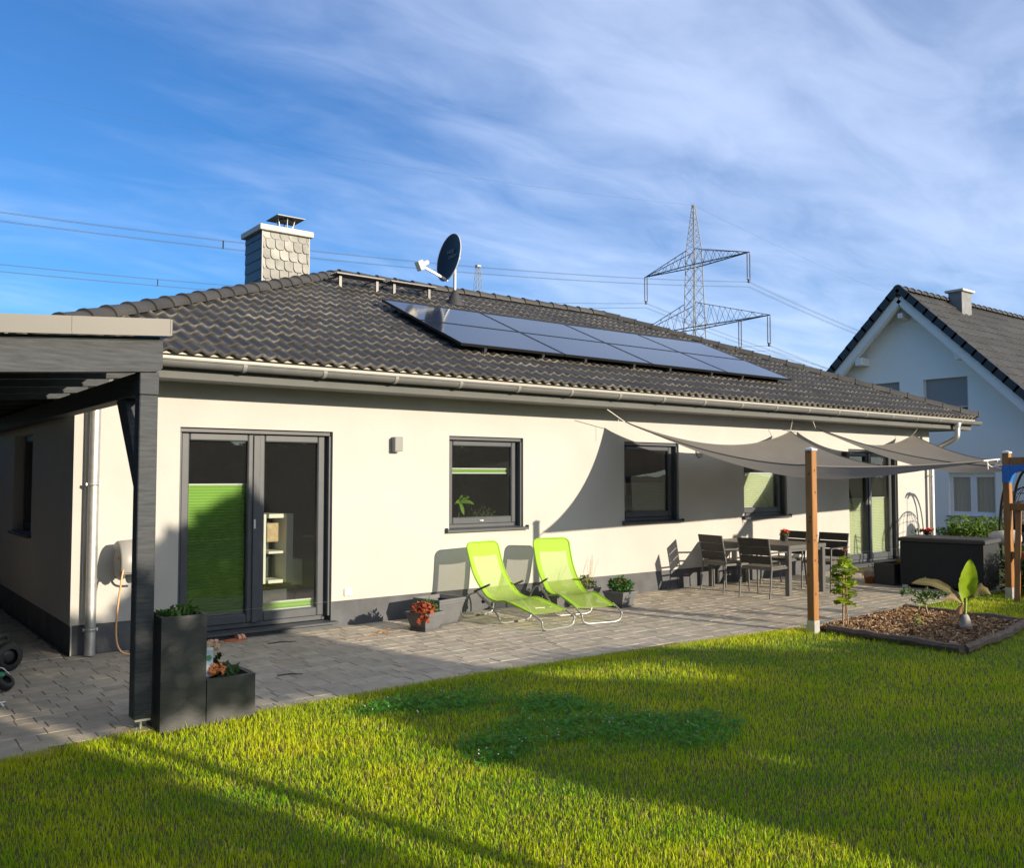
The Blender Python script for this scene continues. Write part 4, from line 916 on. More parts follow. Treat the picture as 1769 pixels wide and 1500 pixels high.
rope(sail1, (6.86, -.35, 2.49), (6.86, -.35, 2.28), r=.004); rope(sail1, (10.93, -.32, 2.46), (10.93, -.32, 2.36), r=.004)
tA, tB, tC, tD = (11.62, -.30, 2.53), (14.85, -.30, 2.50), (11.14, -3.44, 1.84), (14.7, -3.5, 2.0)
sail2 = sail('shade_sail', 'grey shade sail over the cream blind patio door, farther from the loungers', tA, tB, tC, tD, .08, .11, (.26, .0, .13, .28))
rope(sail2, (11.25, -.50, 2.62), tA); rope(sail2, (14.88, -.42, 2.645), tB); rope(sail2, tC, (11.2, -3.53, 1.80), r=.006); rope(sail2, tD, (15.0, -3.58, 2.03)); pq = thing('timber_post', 'timber post beyond the climbing frame holding the outer corner of the far sail', 'post', (15.0, -3.6, 0)); post(pq, 15.0, -3.62, .12, 2.10); cap_and_shoe(pq, 15.0, -3.62, 2.10); rope(sail2, (14.85, -.30, 2.5), (14.855, -.31, 2.40), r=.004)

# ---- swing frame at the right edge
sf_ = thing('swing_frame', 'orange brown timber climbing frame with blue bracket and rungs', 'climbing frame', (11.26, -3.58, 0)); fx, fy = 11.26, -3.58
post(sf_, fx, fy, .14, 2.03, .09); cap_and_shoe(sf_, fx, fy, 2.03, .15); post(sf_, fx, -4.95, .14, 2.03, .09)
for z, nm in ((1.91, 'top_beam'), (1.27, 'rung'), (.60, 'rung')):
    b = MB(); b.box((fx - .04, fy - .047, z - .05), (fx + .03, -4.90, z + .05), .005); b.build(nm, TIMB, sf_)
b = MB(); b.bar((fx + .02, fy - .13, 1.22), (fx - .26, fy - .20, -.02), .07, .05); b.build('ladder_rail', TIMB, sf_)
BLUE = mat('blue_moulded_plastic', (.015, .16, .55), rough=.35)
b = MB(); b.box((fx - .052, fy - .052, 1.60), (fx + .052, fy + .052, 1.855), .01); b.prism([(fy - .053, 1.855), (fy - .053, 1.62), (fy - .10, 1.74), (fy - .2, 1.77), (fy - .55, 1.78), (fy - .55, 1.855)], 0, fx - .045, fx + .04); b.build('bracket', BLUE, sf_)

# ================================================================== storage box, planter, bucket
BOXM = mat('black_weave_box', (.014, .017, .018), rough=.65, var=.25, vscale=40, bump=.3, bscale=110, bdist=.003); LIDM = mat('dark_grey_box_lid', (.045, .045, .044), rough=.55)
sb = thing('storage_box', 'big black garden storage box with flat lid beside the cream blind patio door', 'storage box', (11.75, -2.5, 0)); rot = Matrix.Rotation(R(10), 3, 'Z'); cb = (11.72, -2.50, .4)
b = MB(); b.box((11.32, -3.10, .045), (12.10, -1.92, .70), .008, rot, cb); b.build('box_body', BOXM, sb)
b = MB(); b.box((11.30, -3.13, .702), (12.12, -1.89, .755), .008, rot, cb); b.box((11.33, -3.1, .755), (12.1, -1.92, .765), .004, rot, cb); b.build('lid', LIDM, sb)
for x, y in ((11.36, -1.98), (11.36, -3.04), (12.05, -1.98), (12.05, -3.04)): b = MB(); b.box((x - .03, y - .04, 0), (x + .03, y + .04, .044), .003, rot, (cb[0], cb[1], .02)); b.build('foot', WHITE, sb)
rp1 = thing('potted_flowers', 'red flowers in a little pot on the storage box lid', 'flower pot', (12.0, -1.98, .77)); b = MB(); b.lathe([(.0, .0), (.05, 0), (.065, .08), (.055, .08), (.05, .06)], (12.03, -2.02, .768), 14); b.build('pot', BLACK, rp1); potfl(rp1, stem_leaves((12.03, -2.02, .82), 30, .10, .05, 31), .03, mat('red_petals', (.55, .04, .02)), 8)
leafcloud('foliage', stem_leaves((11.90, -1.90, .78), 40, .07, .10, 32), .04, LEAF, (.07, .12, .03), parent=rp1, seed=33)
pb2 = thing('box_planter', 'low dark box planter between the storage box and the orange bucket', 'planter', (11.55, -1.62, 0)); b = MB(); open_box(b, 11.30, 11.9, -1.86, -1.52, 0, .33, .03, .04); b.build('planter_body', PLM, pb2); b = MB(); b.quad((11.32, -1.84, .29), (11.88, -1.84, .29), (11.88, -1.54, .29), (11.32, -1.54, .29)); b.build('soil', SOIL, pb2)
yf = thing('yellow_flower', 'tiny yellow flower at the back of the dark box planter', 'flowers', (11.5, -1.78, .29)); flower_heads(MB(), stem_leaves((11.5, -1.79, .33), 16, .05, .09, 34), .025, 9).build('blossoms', mat('yellow_petals', (.6, .38, .03)), yf, recalc=False); leafcloud('foliage', stem_leaves((11.5, -1.79, .29), 30, .06, .07, 35), .04, LEAF, (.05, .1, .02), parent=yf, seed=36)
bk = thing('orange_bucket', 'orange bucket with crumpled clear plastic over its rim on the patio', 'bucket', (11.33, -1.43, 0)); b = MB(); b.lathe([(0, .0), (.075, 0), (.095, .17), (.10, .17), (.10, .18), (.085, .178)], (11.33, -1.43, .003), 20); b.build('bucket_body', mat('orange_bucket_plastic', (.40, .13, .025), rough=.5), bk)
g = random.Random(9); G = []
for z, r_ in ((.11, .115), (.15, .11), (.19, .108), (.235, .09), (.25, .04)): G.append([(11.33 + (r_ + g.uniform(-.012, .012)) * math.cos(6.283 * k / 18), -1.43 + (r_ + g.uniform(-.012, .012)) * math.sin(6.283 * k / 18), z + g.uniform(-.015, .015)) for k in range(18)])
b = MB(); b.grid(G, closed=True); b.build('plastic_cover', meshfabric('cloudy_plastic_film', (.55, .5, .42), .45, .3), bk, recalc=False)

# ================================================================== mulch bed
BED = [(6.86, -3.42), (6.84, -5.03), (8.98, -4.72), (8.98, -3.30)]
b = MB(); b.quad(*[(x, y, .018) for x, y in BED]); b.build('bed_soil', mat('dark_humus', (.05, .032, .02), rough=1), kind='structure', recalc=False)
LOG = mat('weathered_edging_bark', (.17, .125, .09), rough=.95, var=.4, vscale=9, stretch=(2, 2, 12), bump=.8, bscale=22, bdist=.02)
g = random.Random(12)
for lab, P in (('rough bark edging along the lawn side of the mulch bed facing the camera', [(6.85, -3.60), (6.83, -4.1), (6.86, -4.6), (6.82, -5.06)]), ('rough bark edging on the near right side of the mulch bed', [(6.84, -5.06), (7.4, -4.99), (8.0, -4.93), (8.6, -4.80), (8.98, -4.74)]), ('bark edging at the back of the mulch bed against the grass strip', [(8.99, -3.28), (9.02, -3.8), (8.99, -4.3), (9.0, -4.76)])):
    Q = smoothpath([(x, y, .035) for x, y in P], 2); Q = [q + Vector((g.uniform(-.012, .012), g.uniform(-.012, .012), g.uniform(-.006, .008))) for q in Q]; tag(MB().tube(Q, [g.uniform(.038, .055) for _ in Q], 7, smooth=False).build('log_edging', LOG), lab, 'bed edging', 'bark edgings of the mulch bed')
b = MB(); b.bar((7.0, -3.36, .02), (8.95, -3.27, .02), .06, .05); tag(b.build('kerb_stone', PAVE if False else mat('pale_kerb_concrete', (.33, .31, .27), rough=.9, var=.15, vscale=9)), 'narrow concrete kerb between mulch bed and patio', 'kerb')
n = 5200; U_ = rng.uniform(0, 1, (n, 2)); A_, B_, C_, D_ = [np.array(p) for p in BED]
xy = (A_ * (1 - U_[:, :1]) + D_ * U_[:, :1]) * (1 - U_[:, 1:]) + (B_ * (1 - U_[:, :1]) + C_ * U_[:, :1]) * U_[:, 1:]
pos = np.c_[xy, .022 + rng.uniform(0, .03, n)]; d = rng.normal(size=(n, 3)); d[:, 2] *= .35; d /= np.linalg.norm(d, axis=1)[:, None]; e = rng.normal(size=(n, 3)); e[:, 2] *= .4; e -= d * (e * d).sum(1)[:, None]; e /= np.linalg.norm(e, axis=1)[:, None]; nn = np.cross(d, e)
Ls = rng.uniform(.012, .034, (n, 1)); Ws = rng.uniform(.006, .015, (n, 1)); T = .004
v = np.stack([pos + d * Ls * a + e * Ws * b_ + nn * T * c for c in (-1, 1) for a, b_ in ((-1, -1), (1, -.7), (1, .8), (-1, .9))], 1).reshape(-1, 3)
q = np.array([[0, 1, 2, 3], [4, 7, 6, 5], [0, 4, 5, 1], [1, 5, 6, 2], [2, 6, 7, 3], [3, 7, 4, 0]]); f = (np.arange(n) * 8)[:, None, None] + q[None]
base = np.array([[.30, .19, .10], [.20, .11, .055], [.11, .06, .032], [.42, .30, .18], [.24, .14, .07]])[rng.integers(0, 5, n)] * rng.uniform(.7, 1.2, (n, 1))
CHIP = mat('bark_chips', (1, 1, 1), rough=.9, attr='tint', spec=.2)
tag(npmesh('bark_mulch', v, f.reshape(-1, 4), CHIP, colors=np.repeat(np.c_[base, np.ones(n)], 8, 0)), 'brown bark chips covering the planting bed', 'mulch', kind='stuff')
def leaf_blade(mb, base, tip, w, droop=0, fold=.15, n=10, side=None, colr=(1, 1, 1), prof=None, ragged=0, seed=0):
    """one broad leaf with a midrib fold"""
    base, tip = Vector(base), Vector(tip); d = tip - base; L = d.length; sd = (side or d.cross(Vector((0, 0, 1)))).normalized(); nrm = sd.cross(d).normalized(); g = random.Random(seed); G = []
    for i in range(n + 1):
        t = i / n; c = base.lerp(tip, t) - Vector((0, 0, droop * 4 * t * (1 - t) * -1)) ; ww = w * (prof(t) if prof else math.sin(math.pi * min(1, t * .93 + .07)) ** .7)
        rg = 1 - ragged * g.random(); r2 = 1 - ragged * g.random()
        wv = .10 * w * math.sin(9 * t + seed); c = c + nrm * wv * .3
        G.append([c - sd * ww * rg + nrm * (ww * fold + wv), c - sd * ww * .5 * rg + nrm * ww * fold * .35, c, c + sd * ww * .5 * r2 + nrm * ww * fold * .35, c + sd * ww * r2 + nrm * (ww * fold - wv)])
    n0 = len(mb.v); mb.grid(G); k = len(mb.v) - n0
    for i in range(k):
        j = i % 5; f = (1.3 if j == 2 else 1) * (.88 + .24 * g.random()); mb.c.append((colr[0] * f, colr[1] * f, colr[2] * f, 1))
# banana
ban = thing('banana_plant', 'young banana plant with one bright upright leaf and browned leaves in the mulch bed', 'banana plant', (8.08, -4.47, .03))
bx, by = 8.08, -4.47
b = MB(); leaf_blade(b, (bx + .02, by - .005, .30), (bx + .05, by - .05, .785), .098, side=Vector((.62, -.78, 0)), colr=(.30, .44, .014), n=18, fold=.30, ragged=.09, seed=1); b.build('leaf', LEAF, ban, recalc=False)
b = MB(); leaf_blade(b, (bx + .0, by + .04, .36), (bx - .33, by + .42, .505), .058, droop=.07, side=Vector((.3, .3, 1)), colr=(.16, .14, .06), n=12, fold=.25, ragged=.25, seed=2); b.build('leaf', LEAF, ban, label='brown and dull green leaf reaching towards the patio', recalc=False)
b = MB(); leaf_blade(b, (bx + .03, by - .02, .34), (bx + .16, by - .22, .40), .085, droop=.10, side=Vector((.5, .2, .8)), colr=(.20, .17, .06), n=12, fold=.3, ragged=.5, seed=3); b.build('leaf', LEAF, ban, label='torn drooping brown green leaf', recalc=False)
DRYL = (.42, .27, .14)
b = MB(); leaf_blade(b, (bx, by, .30), (bx - .15, by + .17, .31), .045, droop=.06, colr=(.50, .36, .22), ragged=.5, seed=4, side=Vector((.3, .2, 1))); leaf_blade(b, (bx - .01, by + .02, .30), (bx - .06, by + .08, .10), .04, colr=DRYL, ragged=.5, seed=5, side=Vector((.6, -.7, .1))); leaf_blade(b, (bx - .01, by + .01, .28), (bx - .03, by + .03, .12), .035, colr=(.30, .18, .09), ragged=.5, seed=6, side=Vector((.8, -.3, .1))); b.build('dry_leaf', LEAF, ban, recalc=False)
b = MB(); b.tube(smoothpath([(bx, by, .03), (bx + .012, by - .005, .2), (bx + .02, by - .01, .36)], 2), [.02] * 5 + [.014] * 20 if False else .015, 10); b.tube(smoothpath([(bx, by + .01, .25), (bx - .01, by + .03, .32), (bx - .04, by + .06, .38)], 1), .009, 6); b.build('stem', mat('yellow_green_stalk', (.26, .30, .05), rough=.5), ban)
b = MB(); g = random.Random(4); G = []
for z, r_ in ((.02, .075), (.06, .068), (.11, .055), (.15, .042), (.185, .026)): G.append([(bx + (r_ + g.uniform(-.009, .009)) * math.cos(6.283 * k / 14), by + (r_ + g.uniform(-.009, .009)) * math.sin(6.283 * k / 14), z + g.uniform(-.006, .006)) for k in range(14)])
b.grid(G, closed=True); b.build('base_wrap', mat('pale_wrap', (.46, .43, .37), rough=.7, col2=(.12, .12, .13), vscale=14), ban, recalc=False)
# vine sapling
vn = thing('young_vine', 'young climbing sapling tied to two stakes beside the timber post', 'sapling', (7.14, -3.60, .02)); vx, vy = 7.14, -3.61
for k, (dx, dy, h) in enumerate(((-.02, .015, .60), (.02, -.02, .62))): b = MB(); b.tube([(vx + dx, vy + dy, .0), (vx + dx * .5, vy + dy * .5, h)], .008 if k else .011, 6); b.build('stake', mat('weathered_stake', (.30, .20, .12), rough=.9, var=.3, vscale=20), vn)
b = MB(); b.tube(smoothpath([(vx, vy, .02), (vx + .01, vy, .3), (vx - .005, vy, .6), (vx + .02, vy, .86)], 2), .005, 6); b.build('stem', mat('brown_stem', (.18, .10, .05)), vn)
g = np.random.default_rng(40); b = MB()
for k in range(84):
    z = .26 + .55 * (k / 84) ** .9; a = g.uniform(0, 6.28); r0 = .015; r1 = g.uniform(.06, .13) * (1.1 - .6 * (z > .72)); p0 = Vector((vx + r0 * math.cos(a), vy + r0 * math.sin(a), z)); p1 = Vector((vx + r1 * math.cos(a), vy + r1 * math.sin(a), z + g.uniform(-.05, .03))); kk = g.uniform(.7, 1.25)
    leaf_blade(b, p0.lerp(p1, .3), p1 + (p1 - p0) * .2, g.uniform(.055, .078), droop=.01, colr=(.27 * kk, .38 * kk, .02), n=5, fold=.2, seed=k, prof=lambda t: (.5 + 1.1 * t) * math.sqrt(max(0, 1 - t ** 3)))
b.build('foliage', LEAF, vn, recalc=False)
b = MB()
for k in range(4): leaf_blade(b, (vx + .02, vy, .85), (vx + .02 + .06 * math.cos(k * 1.7), vy + .06 * math.sin(k * 1.7), .87 + .02 * k), .018, colr=(.25, .10, .05), n=4, seed=k)
b.build('young_shoot', LEAF, vn, recalc=False)
shb = thing('small_shrub', 'small dark leaved shrub with thin pale stem at the back of the mulch bed', 'shrub', (8.60, -3.80, .02)); b = MB(); b.tube(smoothpath([(8.60, -3.80, .0), (8.57, -3.79, .12), (8.54, -3.76, .24)], 1), .008, 6)
for dx, dy, z in ((-.12, .12, .33), (.02, -.05, .44), (.10, -.06, .30), (-.1, .02, .24)): b.tube([(8.55, -3.77, .18), (8.55 + dx, -3.77 + dy, z)], .004, 5)
b.build('stem', mat('pale_bark', (.30, .26, .2)), shb)
pts = np.concatenate([stem_leaves((8.55 + dx, -3.77 + dy, z - .06), 46, .075, .10, 50 + i) for i, (dx, dy, z) in enumerate(((-.12, .12, .33), (.02, -.05, .44), (.10, -.06, .30), (-.1, .02, .24), (-.02, -.02, .30), (.15, -.15, .32)))])
leafcloud('foliage', pts, .06, LEAF, (.07, .15, .03), parent=shb, up=.4, seed=60, aspect=.4)
sp = thing('seedling', 'tiny yellow green seedling in the middle of the mulch bed', 'seedling', (7.78, -4.10, .02)); leafcloud('foliage', stem_leaves((7.78, -4.10, .03), 26, .05, .13, 61), .055, LEAF, (.20, .26, .03), parent=sp, up=.8, seed=62, aspect=.3)
b = MB(); b.tube([(7.78, -4.10, .0), (7.785, -4.1, .14)], .004, 5); b.build('stem', mat('green_stem', (.06, .10, .03)), sp)

# ================================================================== bushes, hedge and seating beyond the patio
def ellipsoid_pts(c, r, n, seed, lumps=9, lr=.45):
    g = np.random.default_rng(seed); C_ = g.normal(size=(lumps, 3)); C_ /= np.linalg.norm(C_, axis=1)[:, None]; C_ *= g.uniform(.35, .8, (lumps, 1)); C_[:, 2] = np.abs(C_[:, 2]) - .1
    k = g.integers(0, lumps, n); p = g.normal(size=(n, 3)); p /= np.linalg.norm(p, axis=1)[:, None]; p *= (g.uniform(.5, 1, (n, 1)) ** .5) * lr
    q = (C_[k] + p) * np.array(r) + np.array(c); return q[q[:, 2] > .02]
def bush(name, label, c, r, n, leaf, col, seed, cat='bush', stems=6, lumps=12, lr=.42, up=.4):
    t = thing(name, label, cat, (c[0], c[1], 0)); leafcloud('foliage', ellipsoid_pts(c, r, n, seed, lumps, lr), leaf, LEAF, col, parent=t, seed=seed + 1, up=up); b = MB(); g = random.Random(seed)
    for k in range(stems): b.tube([(c[0] + g.uniform(-.08, .08), c[1] + g.uniform(-.08, .08), 0), (c[0] + g.uniform(-.6, .6) * r[0], c[1] + g.uniform(-.6, .6) * r[1], c[2] + .3 * r[2])], [.015, .006], 5)
    b.build('stem', mat('bush_wood', (.09, .06, .04), rough=.9), t); return t
bush('bush', 'rounded light green bush in front of the white neighbour house', (17.3, -.4, .36), (1.0, .95, .50), 5200, .075, (.11, .19, .03), 70)
bush('bush', 'lower yellow green bush between the round bush and the hanging chair', (18.4, -1.7, .35), (1.0, .8, .5), 2600, .075, (.10, .15, .02), 72)
hg = thing('hedge', 'low dark green hedge at the right end of the storage box behind the climbing frame', 'hedge', (12.3, -3.9, 0))
g = np.random.default_rng(74); P_ = np.c_[g.uniform(11.62, 12.9, 5200), g.uniform(-4.6, -3.24, 5200), g.uniform(.02, .62, 5200)]; P_ += g.normal(size=P_.shape) * .025; leafcloud('foliage', P_[P_[:, 2] > .02], .065, LEAF, (.035, .075, .018), parent=hg, seed=75)
b = MB()
for k in range(14): x, y = 12.0 + .1 * (k % 5), -4.5 + .09 * k; b.tube([(x, y, 0), (x + .05, y + .02, .5)], .008, 5)
b.build('stem', mat('bush_wood', (.09, .06, .04)), hg)
sp2 = thing('slender_tree', 'slender airy sapling in front of the neighbour window', 'tree', (18.6, -2.2, 0)); leafcloud('crown', ellipsoid_pts((18.6, -2.2, 1.45), (.55, .6, .75), 240, 76, 7, .5), .085, LEAF, (.06, .10, .03), parent=sp2, seed=77, aspect=.35)
b = MB(); b.tube([(18.6, -2.2, 0), (18.62, -2.2, 1.0), (18.6, -2.2, 2.0)], [.02, .014, .005], 6)
for k in range(7): a = k * 2.2; b.tube([(18.6, -2.2, .7 + .15 * k), (18.6 + .35 * math.cos(a), -2.2 + .4 * math.sin(a), 1.0 + .16 * k)], [.006, .003], 4)
b.build('trunk', mat('bush_wood', (.09, .06, .04)), sp2)
# hanging egg chair
ec = thing('hanging_chair', 'round black wire hanging egg chair with dark cushion on a curved stand', 'hanging chair', (15.75, -2.05, 0)); DT = mat('black_steel_tube', (.02, .02, .021), rough=.4, metal=.4); ex_, ey_ = 15.75, -2.05; fd = Vector((-.5, -.85, 0)).normalized(); sd_ = Vector((fd.y, -fd.x, 0))
def E_(f, s, z): return Vector((ex_, ey_, 0)) + fd * f + sd_ * s + Vector((0, 0, z))
for s in (-.10, .10):
    b = MB(); b.tube(smoothpath([E_(-.62, s * 1.6, .03), E_(-.70, s * 1.5, .7), E_(-.62, s * 1.2, 1.4), E_(-.35, s, 1.80), E_(-.05, s * .6, 1.86), E_(.02, s * .6, 1.80)], 3), .026, 8); b.build('stand_arm', DT, ec)
b = MB(); b.tube([E_(-.15 + .55 * math.cos(a), .55 * math.sin(a), .025) for a in [6.283 * k / 36 for k in range(36)]], .024, 8, closed=True); b.build('base_ring', DT, ec)
b = MB(); b.tube([E_(0, 0, 1.80), E_(0, 0, 1.50)], .008, 6); b.build('chain', DT, ec)
b = MB(); ar, bz, cz_ = .50, .60, .92
for k in range(16):
    a = 6.283 * k / 16
    if abs((a + math.pi) % 6.283 - math.pi) < .75: continue
    b.tube([E_(ar * math.cos(a) * math.sin(t), ar * math.sin(a) * math.sin(t), cz_ + bz * math.cos(t)) for t in [math.pi * i / 14 for i in range(15)]], .006, 5)
for t in [math.pi * i / 9 for i in range(1, 9)]:
    b.tube([E_(ar * math.cos(a) * math.sin(t), ar * math.sin(a) * math.sin(t), cz_ + bz * math.cos(t)) for a in [.75 + (6.283 - 1.5) * i / 24 for i in range(25)]], .005, 5)
b.build('basket', DT, ec)
b = MB()
for a in (.75, -.75): b.tube([E_(ar * math.cos(a) * math.sin(t), ar * math.sin(a) * math.sin(t), cz_ + bz * math.cos(t)) for t in [math.pi * i / 20 for i in range(21)]], .014, 6)
b.build('basket_rim', DT, ec)
CUSH = mat('dark_blue_grey_cushion', (.06, .07, .085), rough=.9, var=.15, vscale=8)
b = MB(); b.lathe([(0, .60), (.25, .62), (.35, .68), (.37, .74), (.33, .80), (.2, .82), (0, .82)], E_(.05, 0, -.16), 20); b.lathe([(0, .0), (.22, .02), (.30, .08), (.22, .16), (0, .18)], E_(-.28, 0, .95), 18, axis=fd); b.build('cushion', CUSH, ec)
b = MB(); b.lathe([(0, 0), (.16, .02), (.2, .06), (.14, .11), (0, .12)], E_(.02, .06, .75), 14, axis=(.2, -.3, 1)); b.build('pillow', mat('pale_grey_pillow', (.5, .5, .5), rough=.9), ec)
# arched garden trellis in front of the neighbour's window
at = thing('garden_arch', 'thin black metal double arch trellis in front of the neighbour window', 'garden arch', (14.6, -2.75, 0))
def arch(mb, cx, cy, w, h, dy):
    P = [Vector((cx - .39 * w * math.cos(a) * 0 + w * -math.cos(a) * .39, cy + dy + w * math.cos(a) * .92, max(.0, h * math.sin(a)))) for a in [math.pi * i / 28 for i in range(29)]]; mb.tube(P, .017, 7); return P
b = MB(); Pa = arch(b, 14.6, -3.05, .66, 1.42, 0); b.build('arch_tube', DT, at); b = MB(); Pb = arch(b, 14.95, -3.05, .56, 1.30, 0); b.build('arch_tube', DT, at)
b = MB()
for i in range(2, 27, 2): b.tube([Pa[i], Pb[i]], .005, 4)
for i in range(4, 24, 4): b.tube([Pb[i], Vector((14.95, -3.05, .9))], .004, 4)
b.build('wire', DT, at)
# lounge sofa with cushions
so_f = thing('garden_sofa', 'cream outdoor sofa with pale pillow behind the storage box', 'sofa', (13.8, -2.95, 0)); CR = mat('cream_sofa_fabric', (.60, .54, .42), rough=.9)
b = MB(); b.box((13.5, -4.6, .30), (14.1, -2.85, .46), .03); b.build('seat_cushion', CR, so_f); b = MB(); b.box((13.45, -4.6, .46), (13.62, -2.86, .66), .03); b.build('back_cushion', CR, so_f); b = MB(); b.box((13.48, -4.62, .08), (14.15, -2.83, .295), .01); b.build('sofa_frame', BLACK, so_f)
b = MB(); b.box((13.47, -2.82, .30), (14.1, -2.74, .60), .02); b.build('armrest', BLACK, so_f)
b = MB(); b.lathe([(0, -.24), (.08, -.23), (.11, -.16), (.12, 0), (.11, .16), (.08, .23), (0, .24)], (13.35, -2.62, .70), 14, axis=(.3, -.95, .1)); b.build('pillow', mat('pale_pillow', (.62, .60, .55), rough=.9, var=.1, vscale=20), so_f)

# ================================================================== neighbour house
NW = mat('neighbour_render', (.80, .80, .77), rough=.9, spec=.2, var=.03, vscale=.8, bump=.25, bscale=120, bdist=.004)
XN, YA, ZA = 22.5, 3.86, 6.95
nh = thing('neighbour_house', 'tall white gabled house with dark tiles behind the bungalow', 'house', (27, YA, 0))
HWD = 3.75; ZE = 3.12            # half width of the gable wall, height of the wall at the eaves
gw = MB(); y0, y1 = YA - HWD, YA + HWD
NO = [(2.22, 3.46, 3.2, 4.40), (4.15, 5.42, 3.2, 4.40), (1.57, 2.81, .63, 1.79)]
ys = sorted({y0, y1, YA} | {v for o in NO for v in o[:2]})
def ztop(y): return ZA - .12 - abs(y - YA) * 1.005
for a, c in zip(ys, ys[1:]):
    sp_ = sorted([(o[2], o[3]) for o in NO if o[0] <= a + 1e-6 and o[1] >= c - 1e-6]); z = 0
    for za, zb in sp_: gw.quad((XN, a, z), (XN, a, za), (XN, c, za), (XN, c, z)); z = zb
    gw.quad((XN, a, z), (XN, a, ztop(a)), (XN, c, ztop(c)), (XN, c, z))
for a, c, za, zb in NO:
    gw.quad((XN, a, za), (XN + .3, a, za), (XN + .3, a, zb), (XN, a, zb)); gw.quad((XN, c, za), (XN + .3, c, za), (XN + .3, c, zb), (XN, c, zb)); gw.quad((XN, a, zb), (XN, c, zb), (XN + .3, c, zb), (XN + .3, a, zb)); gw.quad((XN, a, za), (XN, c, za), (XN + .3, c, za), (XN + .3, a, za))
for y in (y0, y1): gw.quad((XN, y, 0), (XN + 11, y, 0), (XN + 11, y, ztop(y)), (XN, y, ztop(y)))
gw.quad((XN + 11, y0, 0), (XN + 11, y1, 0), (XN + 11, y1, ztop(y1)), (XN + 11, YA, ZA - .12), (XN + 11, y0, ztop(y0)))
gw.build('wall', NW, nh, recalc=False)
XR0, XR1 = XN - .5, XN + 11.5; EV = 4.35
nr = MB(); A0, A1 = Vector((XR0, YA, ZA)), Vector((XR1, YA, ZA)); L0, L1 = Vector((XR0, YA - EV, ZA - EV)), Vector((XR1, YA - EV, ZA - EV)); M0, M1 = Vector((XR0, YA + EV, ZA - EV)), Vector((XR1, YA + EV, ZA - EV)); dn_ = Vector((0, 0, -.16))
for a, c in ((A0, L0), (A0, M0)):
    a2, c2 = (A1, L1) if c is L0 else (A1, M1); nr.quad(a + dn_, a2 + dn_, c2 + dn_, c + dn_); nr.quad(a - Vector((0, 0, .03)), c - Vector((0, 0, .03)), c2 - Vector((0, 0, .03)), a2 - Vector((0, 0, .03)))
nro = nr.build('roof', mat('white_soffit', (.6, .6, .58), rough=.8), nh, recalc=False)
TILE2 = mat('grey_tile', (.050, .051, .052), rough=.6, spec=.25, var=.12, vscale=3, attr='tint')
tiled([L0, L1, A1, A0], None, pitch=.30, course=.36, amp=.022, seg=6, parent=nro, m=TILE2, step=.03, edge=1.35); tiled([M1, M0, A0, A1], None, pitch=.30, course=.36, amp=.022, seg=4, parent=nro, m=TILE2, step=.03, edge=1.35)
caps(A0 + Vector((-.05, 0, .03)), A1 + Vector((0, 0, .03)), .13, .36).build('ridge_tiles', TILE2, nro)
vt = MB()
for sgn in (-1, 1):       # stepped dark verge tiles
    n = 17
    for k in range(n):
        a, c = k / n, (k + 1) / n + .012; p = Vector((XR0 - .035, YA + sgn * EV * a, ZA - EV * a + .045)); q = Vector((XR0 - .035, YA + sgn * EV * c, ZA - EV * c + .065)); vt.bar(p, q, .05, .20, (0, sgn * 1, 1))
vt.build('verge_tiles', mat('black_verge_tile', (.022, .024, .028), rough=.5), nro)
bb = MB()
for sgn in (-1, 1): bb.bar(Vector((XR0 + .03, YA, ZA - .25)), Vector((XR0 + .03, YA + sgn * EV, ZA - EV - .25)), .05, .22, (0, sgn, 1)); bb.bar(Vector((XR0 + .10, YA, ZA - .37)), Vector((XR0 + .10, YA + sgn * (EV - .05), ZA - EV - .32)), .12, .12, (0, sgn, 1))
bb.build('bargeboard', mat('white_painted_board', (.70, .70, .68), rough=.6), nro)
for y, z in ((YA - 1.62, 4.93), (YA + 1.30, 4.93 + .12), (YA, ZA - .72)):
    p = MB(); w_ = .11 if abs(y - YA) > .1 else .07; p.box((XR0 + .05, y - w_, z - w_), (XN - .002, y + w_, z + w_), .01); p.build('purlin_end', mat('white_painted_board', (.70, .70, .68)), nro)
nc = MB(); nc.box((24.75, 3.40, 5.9), (25.35, 3.80, 7.20)); nco = nc.build('chimney', mat('grey_slate_chimney', (.16, .17, .18), rough=.6, var=.2, vscale=6), nro); nc = MB(); nc.box((24.67, 3.32, 7.202), (25.43, 3.88, 7.27), .01); nc.build('cap', mat('pale_concrete', (.66, .63, .57)), nco)
SHUT = mat('grey_roller_shutter', (.27, .275, .28), rough=.5)
for i, (a, c, za, zb) in enumerate(NO[:2]):
    b = MB(); 
    for k in range(24):
        z = zb - (k + 1) * .033
        b.quad((XN + .10, a, z), (XN + .092, a, z + .016), (XN + .092, c, z + .016), (XN + .10, c, z)); b.quad((XN + .092, a, z + .016), (XN + .10, a, z + .033), (XN + .10, c, z + .033), (XN + .092, c, z + .016))
    w = b.build('window', SHUT, nh, label='window with its grey roller shutter three quarters down', recalc=False); zs = zb - 24 * .033
    b = MB(); b.quad((XN + .13, a, za), (XN + .13, c, za), (XN + .13, c, zs), (XN + .13, a, zs)); b.build('pane', glass('dark_blue_pane', (.25, .32, .45)), w, recalc=False); b = MB(); b.box((XN + .14, a, za), (XN + .26, c, zb)); b.build('dark_room', mat('dark_room', (.03, .035, .045)), w); b = MB(); b.box((XN + .088, a, zs - .03), (XN + .112, c, zs - .002)); b.box((XN + .06, a, za), (XN + .12, a + .05, zb)); b.box((XN + .06, c - .05, za), (XN + .12, c, zb)); b.build('frame', WHITE, w)
a, c, za, zb = NO[2]; b = MB(); ym = (a + c) / 2; fw_ = .07
PVC = mat('white_window_frame', (.72, .73, .76), rough=.4)
